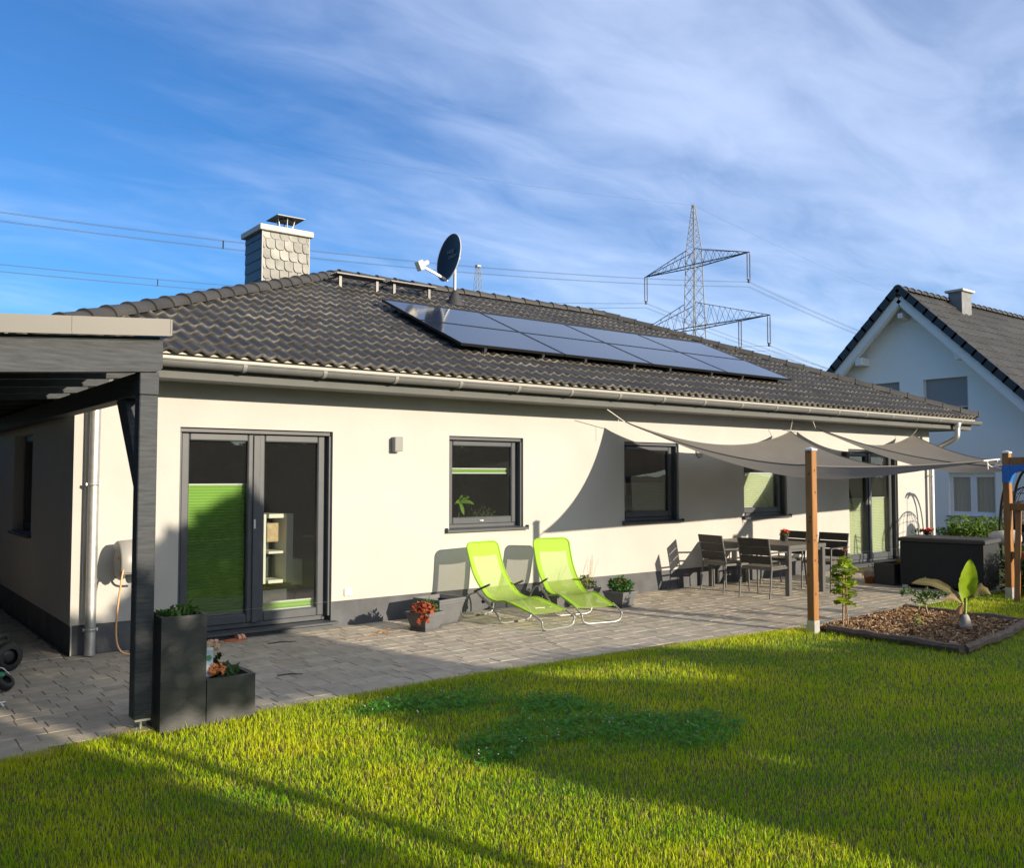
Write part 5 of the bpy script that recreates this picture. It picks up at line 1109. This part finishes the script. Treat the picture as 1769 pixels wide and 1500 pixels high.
for q in [((a, za), (a + fw_, zb)), ((c - fw_, za), (c, zb)), ((ym - .08, za), (ym + .08, zb)), ((a + fw_, zb - .12), (ym - .08, zb)), ((ym + .08, zb - .12), (c - fw_, zb)), ((a + fw_, za), (ym - .08, za + .11)), ((ym + .08, za), (c - fw_, za + .11))]: b.box((XN + .10, q[0][0], q[0][1]), (XN + .17, q[1][0], q[1][1]), .006)
w = b.build('window', PVC, nh, label='white double window with drawn curtains'); b = MB(); b.quad((XN + .135, a + .05, za + .05), (XN + .135, c - .05, za + .05), (XN + .135, c - .05, zb - .05), (XN + .135, a + .05, zb - .05)); b.build('pane', PANE, w, recalc=False)
b = MB(); G = [[], []]
for k in range(60): y = a + (c - a) * k / 59; x = XN + .19 + .018 * math.sin(k * 1.3) + .01 * math.sin(k * .37); G[0].append((x, y, za + .02)); G[1].append((x, y, zb - .02))
b.grid(G); b.build('curtain', mat('cream_curtain', (.58, .55, .47), rough=.9, trans=.3), w, recalc=False); b = MB(); b.box((XN - .06, a - .05, za - .035), (XN + .1, c + .05, za - .004), .004); b.build('sill', mat('grey_sill', (.2, .2, .2)), w)

# ================================================================== pylons and power lines
STEEL = mat('galvanised_lattice_steel', (.22, .23, .23), rough=.5, metal=.3); STEELD = mat('dark_lattice_steel', (.07, .075, .08), rough=.6)
def lattice(mb, p0, w0, p1, w1, n, r, rb):
    """square lattice mast section"""
    cs = [(-1, -1), (1, -1), (1, 1), (-1, 1)]; p0, p1 = Vector(p0), Vector(p1)
    def c(k, t): w = (w0 + (w1 - w0) * t) / 2; q = p0.lerp(p1, t); return q + Vector((cs[k % 4][0] * w, cs[k % 4][1] * w, 0))
    for k in range(4): mb.tube([c(k, 0), c(k, 1)], r, 4, caps=False)
    for i in range(n):
        for k in range(4): mb.tube([c(k, i / n), c(k + 1, (i + 1) / n)], rb, 3, caps=False); mb.tube([c(k + 1, i / n), c(k, (i + 1) / n)], rb, 3, caps=False)
PX_, PY_ = 124.2, 99.3
py = thing('power_pylon', 'tall lattice power pylon with two crossarms behind the solar panels', 'pylon', (PX_, PY_, 0))
b = MB(); lattice(b, (PX_, PY_, 0), 7.0, (PX_, PY_, 24), 3.0, 8, .10, .05); lattice(b, (PX_, PY_, 24), 3.0, (PX_, PY_, 43.4), 2.0, 9, .10, .045); lattice(b, (PX_, PY_, 43.4), 2.0, (PX_, PY_, 52), .35, 8, .075, .035); b.build('mast', STEEL, py)
INS = mat('dark_insulator', (.05, .05, .055), rough=.4)
def crossarm(z, zt, half, w, wt, inner):
    b = MB()
    for s in (-1, 1):
        tip = Vector((PX_, PY_ + s * half, z + .1))
        for x in (-1, 1):
            bt = Vector((PX_ + x * w / 2, PY_ + s * w / 2, z)); tp_ = Vector((PX_ + x * wt / 2, PY_ + s * wt / 2, zt)); b.tube([bt, tip], .11, 4, caps=False); b.tube([tp_, tip], .075, 4, caps=False); n = 6
            for i in range(n):
                a, c = i / n, (i + 1) / n; b.tube([bt.lerp(tip, a), tp_.lerp(tip, (a + c) / 2)], .04, 3, caps=False); b.tube([tp_.lerp(tip, (a + c) / 2), bt.lerp(tip, c)], .04, 3, caps=False)
        for i in range(8):
            f0, f1 = i / 8, (i + 1) / 8; L_ = Vector((PX_ - w / 2, PY_ + s * w / 2, z)); R__ = Vector((PX_ + w / 2, PY_ + s * w / 2, z)); b.tube([L_.lerp(tip, f0), R__.lerp(tip, f1)], .035, 3, caps=False)
    for x in (-1, 1): b.tube([(PX_ + x * w / 2, PY_ - w / 2, z), (PX_ + x * w / 2, PY_ + w / 2, z)], .1, 4, caps=False)
    b.build('crossarm', STEELD, py)
    for s in (-1, 1):
        for f in inner:
            i_ = MB(); y = PY_ + s * half * f; zb = z + .05
            for dx in (-.35, .35):
                i_.tube([(PX_ + dx, y, zb), (PX_ + dx, y, zb - 4.6)], .07, 5)
                for k in range(22): i_.lathe([(.05, 0), (.16, .03), (.05, .1)], (PX_ + dx, y, zb - .35 - k * .19), 7)
            i_.bar((PX_ - .5, y, zb - 4.7), (PX_ + .5, y, zb - 4.7), .15, .15); i_.bar((PX_, y, zb - 5.3), (PX_, y, zb - 4.7), .3, .3); i_.build('insulator', INS, py)
crossarm(40.5, 43.4, 12.4, 2.15, 2.0, (.985,)); crossarm(28.9, 33.4, 16.5, 2.75, 2.5, (.985, .62))
WIRE = mat('power_line_wire', (.05, .075, .11), rough=.6)
def conductor(label, y, z, aL=4.4e-4, SL=284, aR=6e-4, SR=284, bundle=True, r=.024):
    b = MB(); offs = [(dy, dz) for dy in (-.2, .2) for dz in (0, -.85)] if bundle else [(0, 0)]
    for dy, dz in offs:
        for s, a, S, rng_ in ((-1, aL, SL, 240), (1, aR, SR, 200)):
            P = [(PX_ + s * d, y + dy, z + dz - a * d * (S - d)) for d in np.linspace(0, rng_, 40)]; b.tube(P, r, 4, caps=False)
    if bundle:
        for s in (-1, 1):
            for d in (92,): 
                a, S = (aL, SL) if s < 0 else (aR, SR); b.box((PX_ + s * d - .015, y - .2, z - a * d * (S - d) - .87), (PX_ + s * d + .015, y + .2, z - a * d * (S - d) + .02))
    tag(b.build('power_line', WIRE), label, 'power line', 'overhead power lines')
conductor('bundled power line ending at the right insulator of the upper crossarm, crossing behind the chimney', PY_ - 12.2, 35.4)
conductor('bundled power line from the left insulator of the upper crossarm, lower in the left sky', PY_ + 12.2, 35.4)
conductor('bundled power line hung from the outermost right insulator of the lower crossarm', PY_ - 16.25, 23.8)
conductor('bundled power line hung from the inner right insulator of the lower crossarm', PY_ - 10.2, 23.8)
conductor('single thin earth wire running from the pylon tip', PY_, 51.9, aL=4.45e-4, aR=5.5e-4, bundle=False, r=.012)
FPX, FPY = 122.7, 166
fp = thing('power_pylon', 'small distant lattice mast seen above the ridge right of the satellite dish', 'pylon', (FPX, FPY, 0)); b = MB(); lattice(b, (FPX, FPY, 0), 4.5, (FPX, FPY, 44), 2.0, 12, .07, .035); lattice(b, (FPX, FPY, 44), 2.0, (FPX, FPY, 52.5), .8, 6, .07, .03); b.box((FPX - .55, FPY - .55, 52.5), (FPX + .55, FPY + .55, 53.0)); b.build('mast', STEEL, fp)

# ================================================================== garden machines under the carport
mw = thing('lawn_mower', 'black garden machine with big black wheels under the carport', 'lawn mower', (-.75, -.33, 0)); MG = mat('grey_machine_metal', (.14, .14, .14), rough=.4, metal=.5)
def wheel(mb, c, r, w, axis): mb.lathe([(r * .55, -w / 2), (r * .9, -w / 2), (r, -w * .3), (r, w * .3), (r * .9, w / 2), (r * .55, w / 2)], c, 26, axis=axis)
for c in ((-.56, -.36, .125), (-1.05, -.45, .125)):
    b = MB(); wheel(b, c, .125, .075, (.45, -.9, 0)); o = b.build('wheel', RUBBER, mw, recalc=False); b = MB(); b.lathe([(0, .02), (.03, .02), (.07, .012), (.07, -.02), (0, -.02)], c, 18, axis=(.45, -.9, 0)); b.build('rim', BLACK, o, recalc=False)
b = MB(); b.box((-1.1, -.52, .14), (-.66, -.22, .30), .03); b.box((-.98, -.45, .30), (-.68, -.25, .40), .02); b.lathe([(.0, .06), (.08, .06), (.1, .0)], (-.85, -.35, .39), 16); b.build('engine', MG, mw)
b = MB(); b.tube(smoothpath([(-.72, -.36, .26), (-.60, -.36, .32), (-.56, -.38, .30)], 1), .03, 8); b.build('exhaust', DARKMETAL, mw); b = MB(); b.box((-.80, -.56, .15), (-.70, -.535, .27), .004); b.build('side_plate', GALV, mw)
b = MB(); b.tube(smoothpath([(-1.05, -.25, .25), (-1.4, .2, .6), (-1.7, .5, .95)], 1), .014, 8); b.tube(smoothpath([(-.75, -.2, .25), (-1.1, .25, .6), (-1.4, .6, .95)], 1), .014, 8); b.tube([(-1.7, .5, .95), (-1.4, .6, .95)], .014, 8); b.build('handlebar', BLACK, mw)
gm = thing('tricycle', 'green plastic wheeled toy with a small dark wheel beside the lawn mower', 'toy vehicle', (-.95, -1.1, 0)); GRN = mat('green_moulded_plastic', (.03, .24, .13), rough=.4)
b = MB(); wheel(b, (-.70, -1.17, .075), .075, .06, (.5, -.5, .75)); b.build('wheel', RUBBER, gm, recalc=False); b = MB(); wheel(b, (-.87, -.95, .11), .11, .05, (.5, -.86, 0)); b.build('wheel', RUBBER, gm, recalc=False); b = MB(); wheel(b, (-1.2, -1.25, .075), .075, .05, (.5, -.86, 0)); b.build('wheel', RUBBER, gm, recalc=False)
b = MB(); b.box((-1.25, -1.26, .06), (-.78, -1.0, .24), .05); b.box((-.86, -1.2, .11), (-.70, -1.12, .15), .015); b.lathe([(.0, .0), (.09, .02), (.10, .1), (.06, .16), (0, .17)], (-.95, -1.1, .18), 16); b.build('body', GRN, gm); b = MB(); b.tube(smoothpath([(-.80, -1.12, .14), (-.72, -1.10, .19), (-.66, -1.12, .12)], 2), .006, 6); b.build('fender', GALV, gm)
b = MB(); b.tube([(-1.05, -1.72, .03), (-.765, -1.69, .03)], .012, 8); b.tube([(-.80, -1.69, .03), (-.78, -1.70, .0)], .012, 8); tag(b.build('metal_rod', GALV), 'short bright metal rod lying on the paving beside the green toy', 'metal rod')

# ================================================================== things inside the bungalow
cab = thing('display_cabinet', 'white cabinet with dark glass doors inside, seen through the green blind patio door', 'cabinet', (2.3, .8, .05))
CW = mat('white_cabinet_lacquer', (.70, .68, .58), rough=.5)
b = MB(); x0, x1, z0, z1 = 2.10, 2.50, .46, 1.26; yb = .62
for q in [((x0, z0), (x0 + .07, z1)), ((x1 - .09, z0), (x1, z1)), ((x0 + .10, z1 - .05), (x1 - .12, z1)), ((x0 + .10, z0), (x1 - .12, z0 + .04)), ((x0 + .10, .80), (x1 - .12, .83))]: b.box((q[0][0], yb, q[0][1]), (q[1][0], yb + .40, q[1][1]), .004)
b.box((x1 + .002, yb + .05, .42), (x1 + .14, yb + .4, .72), .004); b.build('carcass', CW, cab)
b = MB(); b.box((x0 + .11, yb + .30, z0 + .05), (x1 - .13, yb + .34, z1 - .06)); b.box((x0 - .02, yb - .02, .06), (x1 + .02, yb + .4, .39)); b.build('back_panel', mat('dark_cabinet_back', (.03, .03, .03)), cab)
b = MB(); b.box((x0 + .12, yb + .10, .93), (x1 - .14, yb + .12, 1.15), .004); b.build('picture', mat('cream_and_brown_picture', (.55, .42, .22), col2=(.30, .16, .08), vscale=8), cab)
hp = thing('houseplant', 'green broad leaved houseplant behind the houseplant window, left corner', 'houseplant', (4.55, .30, 1.06)); b = MB(); g = random.Random(21)
for k, (dx, dz, w) in enumerate(((-.10, -.02, .03), (.03, -.17, .032), (.10, .06, .03), (-.02, .10, .028), (.15, -.03, .026), (.06, .08, .028))): leaf_blade(b, (4.62, .27, 1.35), (4.62 + dx, .24 - .02 * k, 1.36 + dz), w, droop=.03, colr=(.16, .30, .03), n=6, seed=k, side=Vector((.5, .1, 1)) if abs(dx) > .08 else Vector((1, .1, 0)))
b.build('foliage', LEAF, hp, recalc=False); b = MB(); b.tube([(4.6, .29, 1.08), (4.62, .27, 1.36)], .006, 6); b.build('stem', mat('green_stem', (.06, .10, .03)), hp); b = MB(); b.lathe([(0, 0), (.05, 0), (.06, .09), (.05, .09)], (4.6, .29, 1.06), 14); b.build('pot', WHITE, hp)
hp = thing('houseplant', 'bushy spiky houseplants in the middle of the houseplant window', 'houseplant', (4.95, .30, 1.06)); g = np.random.default_rng(90); pts = np.c_[g.uniform(4.80, 5.16, 200), g.uniform(.24, .32, 200), 1.12 + np.abs(g.normal(0, .06, 200))]; leafcloud('foliage', pts, .06, LEAF, (.10, .14, .05), parent=hp, up=1.2, seed=91, aspect=.18); b = MB(); b.box((4.80, .25, 1.055), (5.18, .33, 1.12), .005); b.build('pot', WHITE, hp)
ws = MB(); ws.box((4.28, .345, 1.03), (5.44, .52, 1.05)); ws.build('inner_sill', WHITE, house)

# ================================================================== trees and hedges behind the camera: they throw the shadows and fill the reflections
PT = -14.0
def s22(x, h): return (x - 8 * .2957, h - 8 * .2602)       # from the shadow map on y=-22 to the row of trees at y=-14
def inpoly(P, poly):
    x, y = P[:, 0], P[:, 1]; r = np.zeros(len(P), bool); n = len(poly)
    for i in range(n):
        (xa, ya), (xb, yb_) = poly[i], poly[(i + 1) % n]; c = ((ya > y) != (yb_ > y)); r ^= c & (x < (xb - xa) * (y - ya) / (yb_ - ya + 1e-12) + xa)
    return r
def crown_pts(poly, n, seed, depth=1.3, holes=()):
    poly = [s22(*p) for p in poly]; a = np.array(poly); g = np.random.default_rng(seed); P = np.c_[g.uniform(a[:, 0].min(), a[:, 0].max(), n * 3), g.uniform(a[:, 1].min(), a[:, 1].max(), n * 3)]
    P = P[inpoly(P, poly)]
    for h in holes: P = P[~inpoly(P, [s22(*p) for p in h])]
    P = P[:n]; d = g.uniform(-depth, depth, len(P))            # spread in depth along the light
    q = np.c_[P[:, 0] - d * .2957, PT + d, P[:, 1] - d * .2602]; return q[q[:, 2] > .03]
def shade_tree(name, label, poly, n, leaf, col, seed, trunk=None, cat='tree', holes=(), depth=1.3, tr=.07, kind=None):
    pts = crown_pts(poly, n, seed, depth, holes); c = pts.mean(0); t = thing(name, label, cat, (c[0], PT, 0)); leafcloud('crown' if cat == 'tree' else 'foliage', pts, leaf, LEAF, col, parent=t, seed=seed + 1)
    b = MB()
    for x, z in (trunk or [(c[0], c[2])]): b.tube([(x, PT, 0), (x + .03, PT, z * .5), (x, PT, z)], [tr, tr * .9, tr * .5], 8)
    b.build('trunk', mat('bush_wood', (.09, .06, .04)), t)
shade_tree('garden_tree', 'dense dark garden tree with a pointed crown behind the lawn', [(6.92, 5.0), (6.95, 6.0), (7.25, 6.70), (8.22, 7.24), (8.48, 7.1), (8.62, 5.75), (8.42, 4.85), (7.4, 4.85)], 5200, .16, (.03, .06, .015), 101, trunk=[(s22(7.6, 0)[0], 3.2)], depth=.9)
shade_tree('small_tree', 'small airy tree with a thin trunk behind the lawn', [(5.2, 5.02), (5.1, 5.95), (6.0, 6.1), (6.95, 6.0), (6.95, 5.0)], 2300, .13, (.04, .08, .02), 103, trunk=[(s22(5.26, 0)[0], 3.4)], tr=.075)
shade_tree('tall_hedge', 'tall clipped hedge left of the garden gap', [(-6, 2.1), (-6, 5.6), (3.5, 5.5), (4.97, 5.15), (4.96, 2.1)], 52000, .17, (.03, .055, .015), 105, cat='hedge', depth=.5)
shade_tree('tall_hedge', 'tall clipped hedge right of the garden gap', [(6.2, 2.1), (6.42, 4.0), (6.45, 4.5), (7.12, 4.86), (8.5, 4.93), (10, 4.90), (11.2, 4.6), (13, 4.62), (20, 4.7), (20, 2.1)], 60000, .17, (.03, .055, .015), 107, cat='hedge', depth=.5, holes=[[(7.34, 4.0), (7.52, 4.0), (7.80, 4.70), (7.58, 4.70)], [(8.5, 4.74), (9.3, 4.5), (10.1, 4.74), (9.2, 4.88), (8.5, 4.9)]])
for i, (x, y, h) in enumerate(((-9, -20, 7), (-3, -26, 8), (22, -24, 7), (30, -18, 8), (-12, -8, 6))):
    pts = ellipsoid_pts((x, y, h * .55), (2.3, 2.3, h * .36), 3000, 120 + i, 14, .42); t = thing('background_tree', ['broad tree far behind the left hedge', 'broad tree straight behind the left hedge', 'broad tree behind the right hedge', 'broad tree at the far right behind the hedge', 'broad tree beyond the carport'][i], 'tree', (x, y, 0)); leafcloud('crown', pts, .32, LEAF, (.035, .07, .018), parent=t, seed=140 + i); b = MB(); b.tube([(x, y, 0), (x, y, h * .6)], [.18, .08], 8); b.build('trunk', mat('bush_wood', (.09, .06, .04)), t)

shade_side = thing('unseen_shade_hedge', 'added unseen hedge shading the carport along the left side of the garden', 'hedge', (-3.1, -6, 0)); g = np.random.default_rng(160); P_ = np.c_[g.uniform(-3.6, -2.7, 9000), g.uniform(-10.5, -3.2, 9000), g.uniform(.03, 2.7, 9000)]; leafcloud('foliage', P_, .15, LEAF, (.03, .06, .015), parent=shade_side, seed=161)  # hedge added out of frame to block skylight from under the carport
b = MB()
for k in range(10): b.tube([(-3.1, -10 + .7 * k, 0), (-3.1, -10 + .7 * k, 2.2)], [.03, .012], 6)
b.build('trunk', mat('bush_wood', (.09, .06, .04)), shade_side)

# ================================================================== grass and clover
CAM = np.array([-1.871, -9.253])
def scatter(n, seed, az=(-8, 82), d0=2.0, d1=16):
    g = np.random.default_rng(seed); a = np.radians(g.uniform(*az, n)); d = d0 + (d1 - d0) * g.uniform(0, 1, n) ** 1.15; return np.c_[CAM[0] + d * np.sin(a), CAM[1] + d * np.cos(a)], d, g
def lawn_mask(P):
    edge = lawn_front(P[:, 0]); m = P[:, 1] < edge + .01
    m &= ~((P[:, 0] > 6.80) & (P[:, 0] < 9.05) & (P[:, 1] > -5.05 + (P[:, 0] - 6.84) * .145) & (P[:, 1] < -3.2)); m &= P[:, 0] < 12.4
    m &= ~((np.abs(P[:, 0] + .15) < .3) & (P[:, 1] > -3.0)); return m
def noise2(P, s, seed):
    g = np.random.default_rng(seed); v = np.zeros(len(P))
    for k in range(10):
        w = g.normal(size=2) * s * (1 + k * .25); v += np.sin(P @ w + g.uniform(0, 6.28)) / (1 + k * .25)
    return v / 3.2
def grass(n, seed, hmin, hmax, w):
    P, d, g = scatter(n, seed); m = lawn_mask(P); P = P[m]
    ex = g.uniform(-2.5, 9, 22000); E_ = np.c_[ex, lawn_front(ex) + np.where(g.uniform(0, 1, 22000) < .5, g.normal(.012, .022, 22000), g.normal(-.04, .05, 22000))]        # tufts leaning over the paving edge
    E_ = E_[~((E_[:, 0] > 6.8) & (E_[:, 1] > -5)) & ~((np.abs(E_[:, 0] - .26) < .36) & (E_[:, 1] > -3.11))]; P = np.r_[P, E_]; d = np.linalg.norm(P - CAM, axis=1); n = len(P)
    patch = 1.25 * noise2(P, 1.3, 5); fine = noise2(P, 5, 6); clov = clover_w(P)
    h = g.uniform(hmin, hmax, n) * (1 + .25 * patch) * (1 - .25 * clov) * np.where(g.uniform(0, 1, n) < .035, g.uniform(1.3, 1.9, n), 1); a = g.uniform(0, 6.283, n); lean = g.uniform(.05, .6, n) * h
    dx, dy = np.cos(a), np.sin(a); b_ = g.uniform(0, 6.283, n); sx, sy = np.cos(b_), np.sin(b_); ww = w * g.uniform(.6, 1.3, n) * (1 + d * .035)
    z0 = -.012; v = np.zeros((n, 5, 3))
    v[:, 0] = np.c_[P[:, 0] - sx * ww, P[:, 1] - sy * ww, np.full(n, z0)]; v[:, 1] = np.c_[P[:, 0] + sx * ww, P[:, 1] + sy * ww, np.full(n, z0)]
    v[:, 2] = np.c_[P[:, 0] + dx * lean * .35 + sx * ww * .75, P[:, 1] + dy * lean * .35 + sy * ww * .75, z0 + h * .62]; v[:, 3] = np.c_[P[:, 0] + dx * lean * .35 - sx * ww * .75, P[:, 1] + dy * lean * .35 - sy * ww * .75, z0 + h * .62]
    v[:, 4] = np.c_[P[:, 0] + dx * lean, P[:, 1] + dy * lean, z0 + h]
    i = (np.arange(n) * 5)[:, None]; f4 = i + np.array([[0, 1, 2, 3]]); f3 = i + np.array([[3, 2, 4]])
    green, yel, dry = np.array([.18, .44, .007]), np.array([.72, .76, .012]), np.array([.60, .50, .17]); t = np.clip(.52 + .3 * patch + .25 * fine + g.normal(0, .22, n), 0, 1)[:, None]
    c = green * (1 - t) + yel * t; edg = np.exp(-np.abs(P[:, 1] - lawn_front(P[:, 0])) / .05) * (P[:, 0] < 6.9); isd = (g.uniform(0, 1, n) < .07 + .5 * edg + .08 * np.clip(fine, 0, 1))[:, None]; c = np.where(isd, dry * g.uniform(.6, 1.1, (n, 1)), c); c = c * g.uniform(.75, 1.2, (n, 1)); c = c * (1 - np.array([[.55, .15, 0]]) * clov[:, None])
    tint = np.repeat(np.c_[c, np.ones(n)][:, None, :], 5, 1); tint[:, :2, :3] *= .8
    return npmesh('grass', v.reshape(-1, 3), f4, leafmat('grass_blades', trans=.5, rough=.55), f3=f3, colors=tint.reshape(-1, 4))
CL = [(1.9, -3.75, .55, .5), (2.2, -4.6, .75, .85), (1.6, -4.75, .40, .40), (2.55, -5.1, .55, .5), (1.7, -3.5, .5, .2)]
def clover_w(P):
    w = np.zeros(len(P))
    for x, y, rx, ry in CL: w = np.maximum(w, np.clip(1.1 * (1 - ((P[:, 0] - x) / rx / 1.15) ** 2 - ((P[:, 1] - y) / ry / 1.15) ** 2 + .55 * noise2(P, 3.2, 19) - .1), 0, 1))
    k = .5 + .9 * noise2(P, 4.5, 9); return np.clip(w * (.55 + k), 0, 1) * (w > 0)
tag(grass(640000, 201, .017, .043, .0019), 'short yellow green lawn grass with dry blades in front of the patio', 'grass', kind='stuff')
g = np.random.default_rng(205); n = 26000; P = np.c_[g.uniform(.9, 3.3, n), g.uniform(-5.8, -3.2, n)]; P = P[(g.uniform(0, 1, n) < clover_w(P) ** 1.5 * .62) & lawn_mask(P)]; n = len(P)
ang = g.uniform(0, 6.283, n); z = .018 + g.uniform(0, .028, n); r_ = g.uniform(.006, .011, n); V_ = []; til = g.normal(0, .35, (n, 2))
for k in range(3):
    a = ang + k * 2.094; cx_, cy_ = np.cos(a), np.sin(a); px_, py_ = -cy_, cx_
    for f, s in ((0, 0), (1, -.75), (1.7, 0), (1, .75)): 
        x, y = f * r_ * cx_ + s * r_ * px_, f * r_ * cy_ + s * r_ * py_; V_.append(np.c_[P[:, 0] + x, P[:, 1] + y, z + til[:, 0] * x + til[:, 1] * y])
v = np.stack(V_, 1).reshape(-1, 3); f = np.arange(n * 12).reshape(-1, 4); k = g.uniform(.7, 1.3, n)[:, None]; c = np.repeat(np.c_[np.array([[.085, .30, .03]]) * k, np.ones(n)], 12, 0)
tag(npmesh('clover', v, f, LEAF, colors=c), 'dark green clover patch in the middle of the lawn', 'clover', kind='stuff')
b = MB(); g2 = random.Random(6)
for i in range(60): j = g2.randrange(n); b.lathe([(0, .0), (.004, .001), (.006, .004), (.003, .008), (0, .009)], (P[j, 0], P[j, 1], .05), 6)
tag(b.build('clover_blossoms', mat('clover_white', (.5, .47, .42))), 'tiny white clover blossoms dotted over the clover patch', 'clover blossoms', kind='stuff')

g = np.random.default_rng(301); n = 420; P = np.c_[g.uniform(2.2, 8.5, n), -np.abs(g.normal(.9, .75, n)) - .05]; P = P[P[:, 1] > lawn_front(P[:, 0]) + .02]; n = len(P); a = g.uniform(0, 6.283, n); L_ = g.uniform(.006, .03, n); w_ = g.uniform(.002, .006, n); dx, dy = np.cos(a), np.sin(a); V_ = []
for f, s in ((-1, 0), (0, 1), (1, 0), (0, -1)): V_.append(np.c_[P[:, 0] + f * L_ * dx - s * w_ * dy, P[:, 1] + f * L_ * dy + s * w_ * dx, .004 + g.uniform(0, .006, n)])
c = np.array([[.34, .17, .05], [.20, .11, .05], [.42, .30, .14]])[g.integers(0, 3, n)]
tag(npmesh('leaf_litter', np.stack(V_, 1).reshape(-1, 3), np.arange(n * 4).reshape(n, 4), CHIP, colors=np.repeat(np.c_[c, np.ones(n)], 4, 0)), 'dry brown bits scattered over the paving', 'leaf litter', kind='stuff')

g = np.random.default_rng(311); n = 150; P, d, g = scatter(n * 4, 311); P = P[lawn_mask(P)][:n]; n = len(P); b = MB()
for x, y in P:
    a = g.uniform(0, 6.28); L_ = g.uniform(.02, .045); d_ = Vector((math.cos(a), math.sin(a), g.uniform(-.3, .5))).normalized(); k = g.uniform(.6, 1.2)
    leaf_blade(b, (x, y, .03), Vector((x, y, .03)) + d_ * L_, L_ * .28, droop=.006, colr=((.30 * k, .19 * k, .08 * k), (.36 * k, .30 * k, .10 * k))[int(g.integers(0, 2))], n=4, seed=int(g.integers(0, 999)))
tag(b.build('fallen_leaves', LEAF, recalc=False), 'small dry leaves fallen on the lawn', 'fallen leaves', kind='stuff')
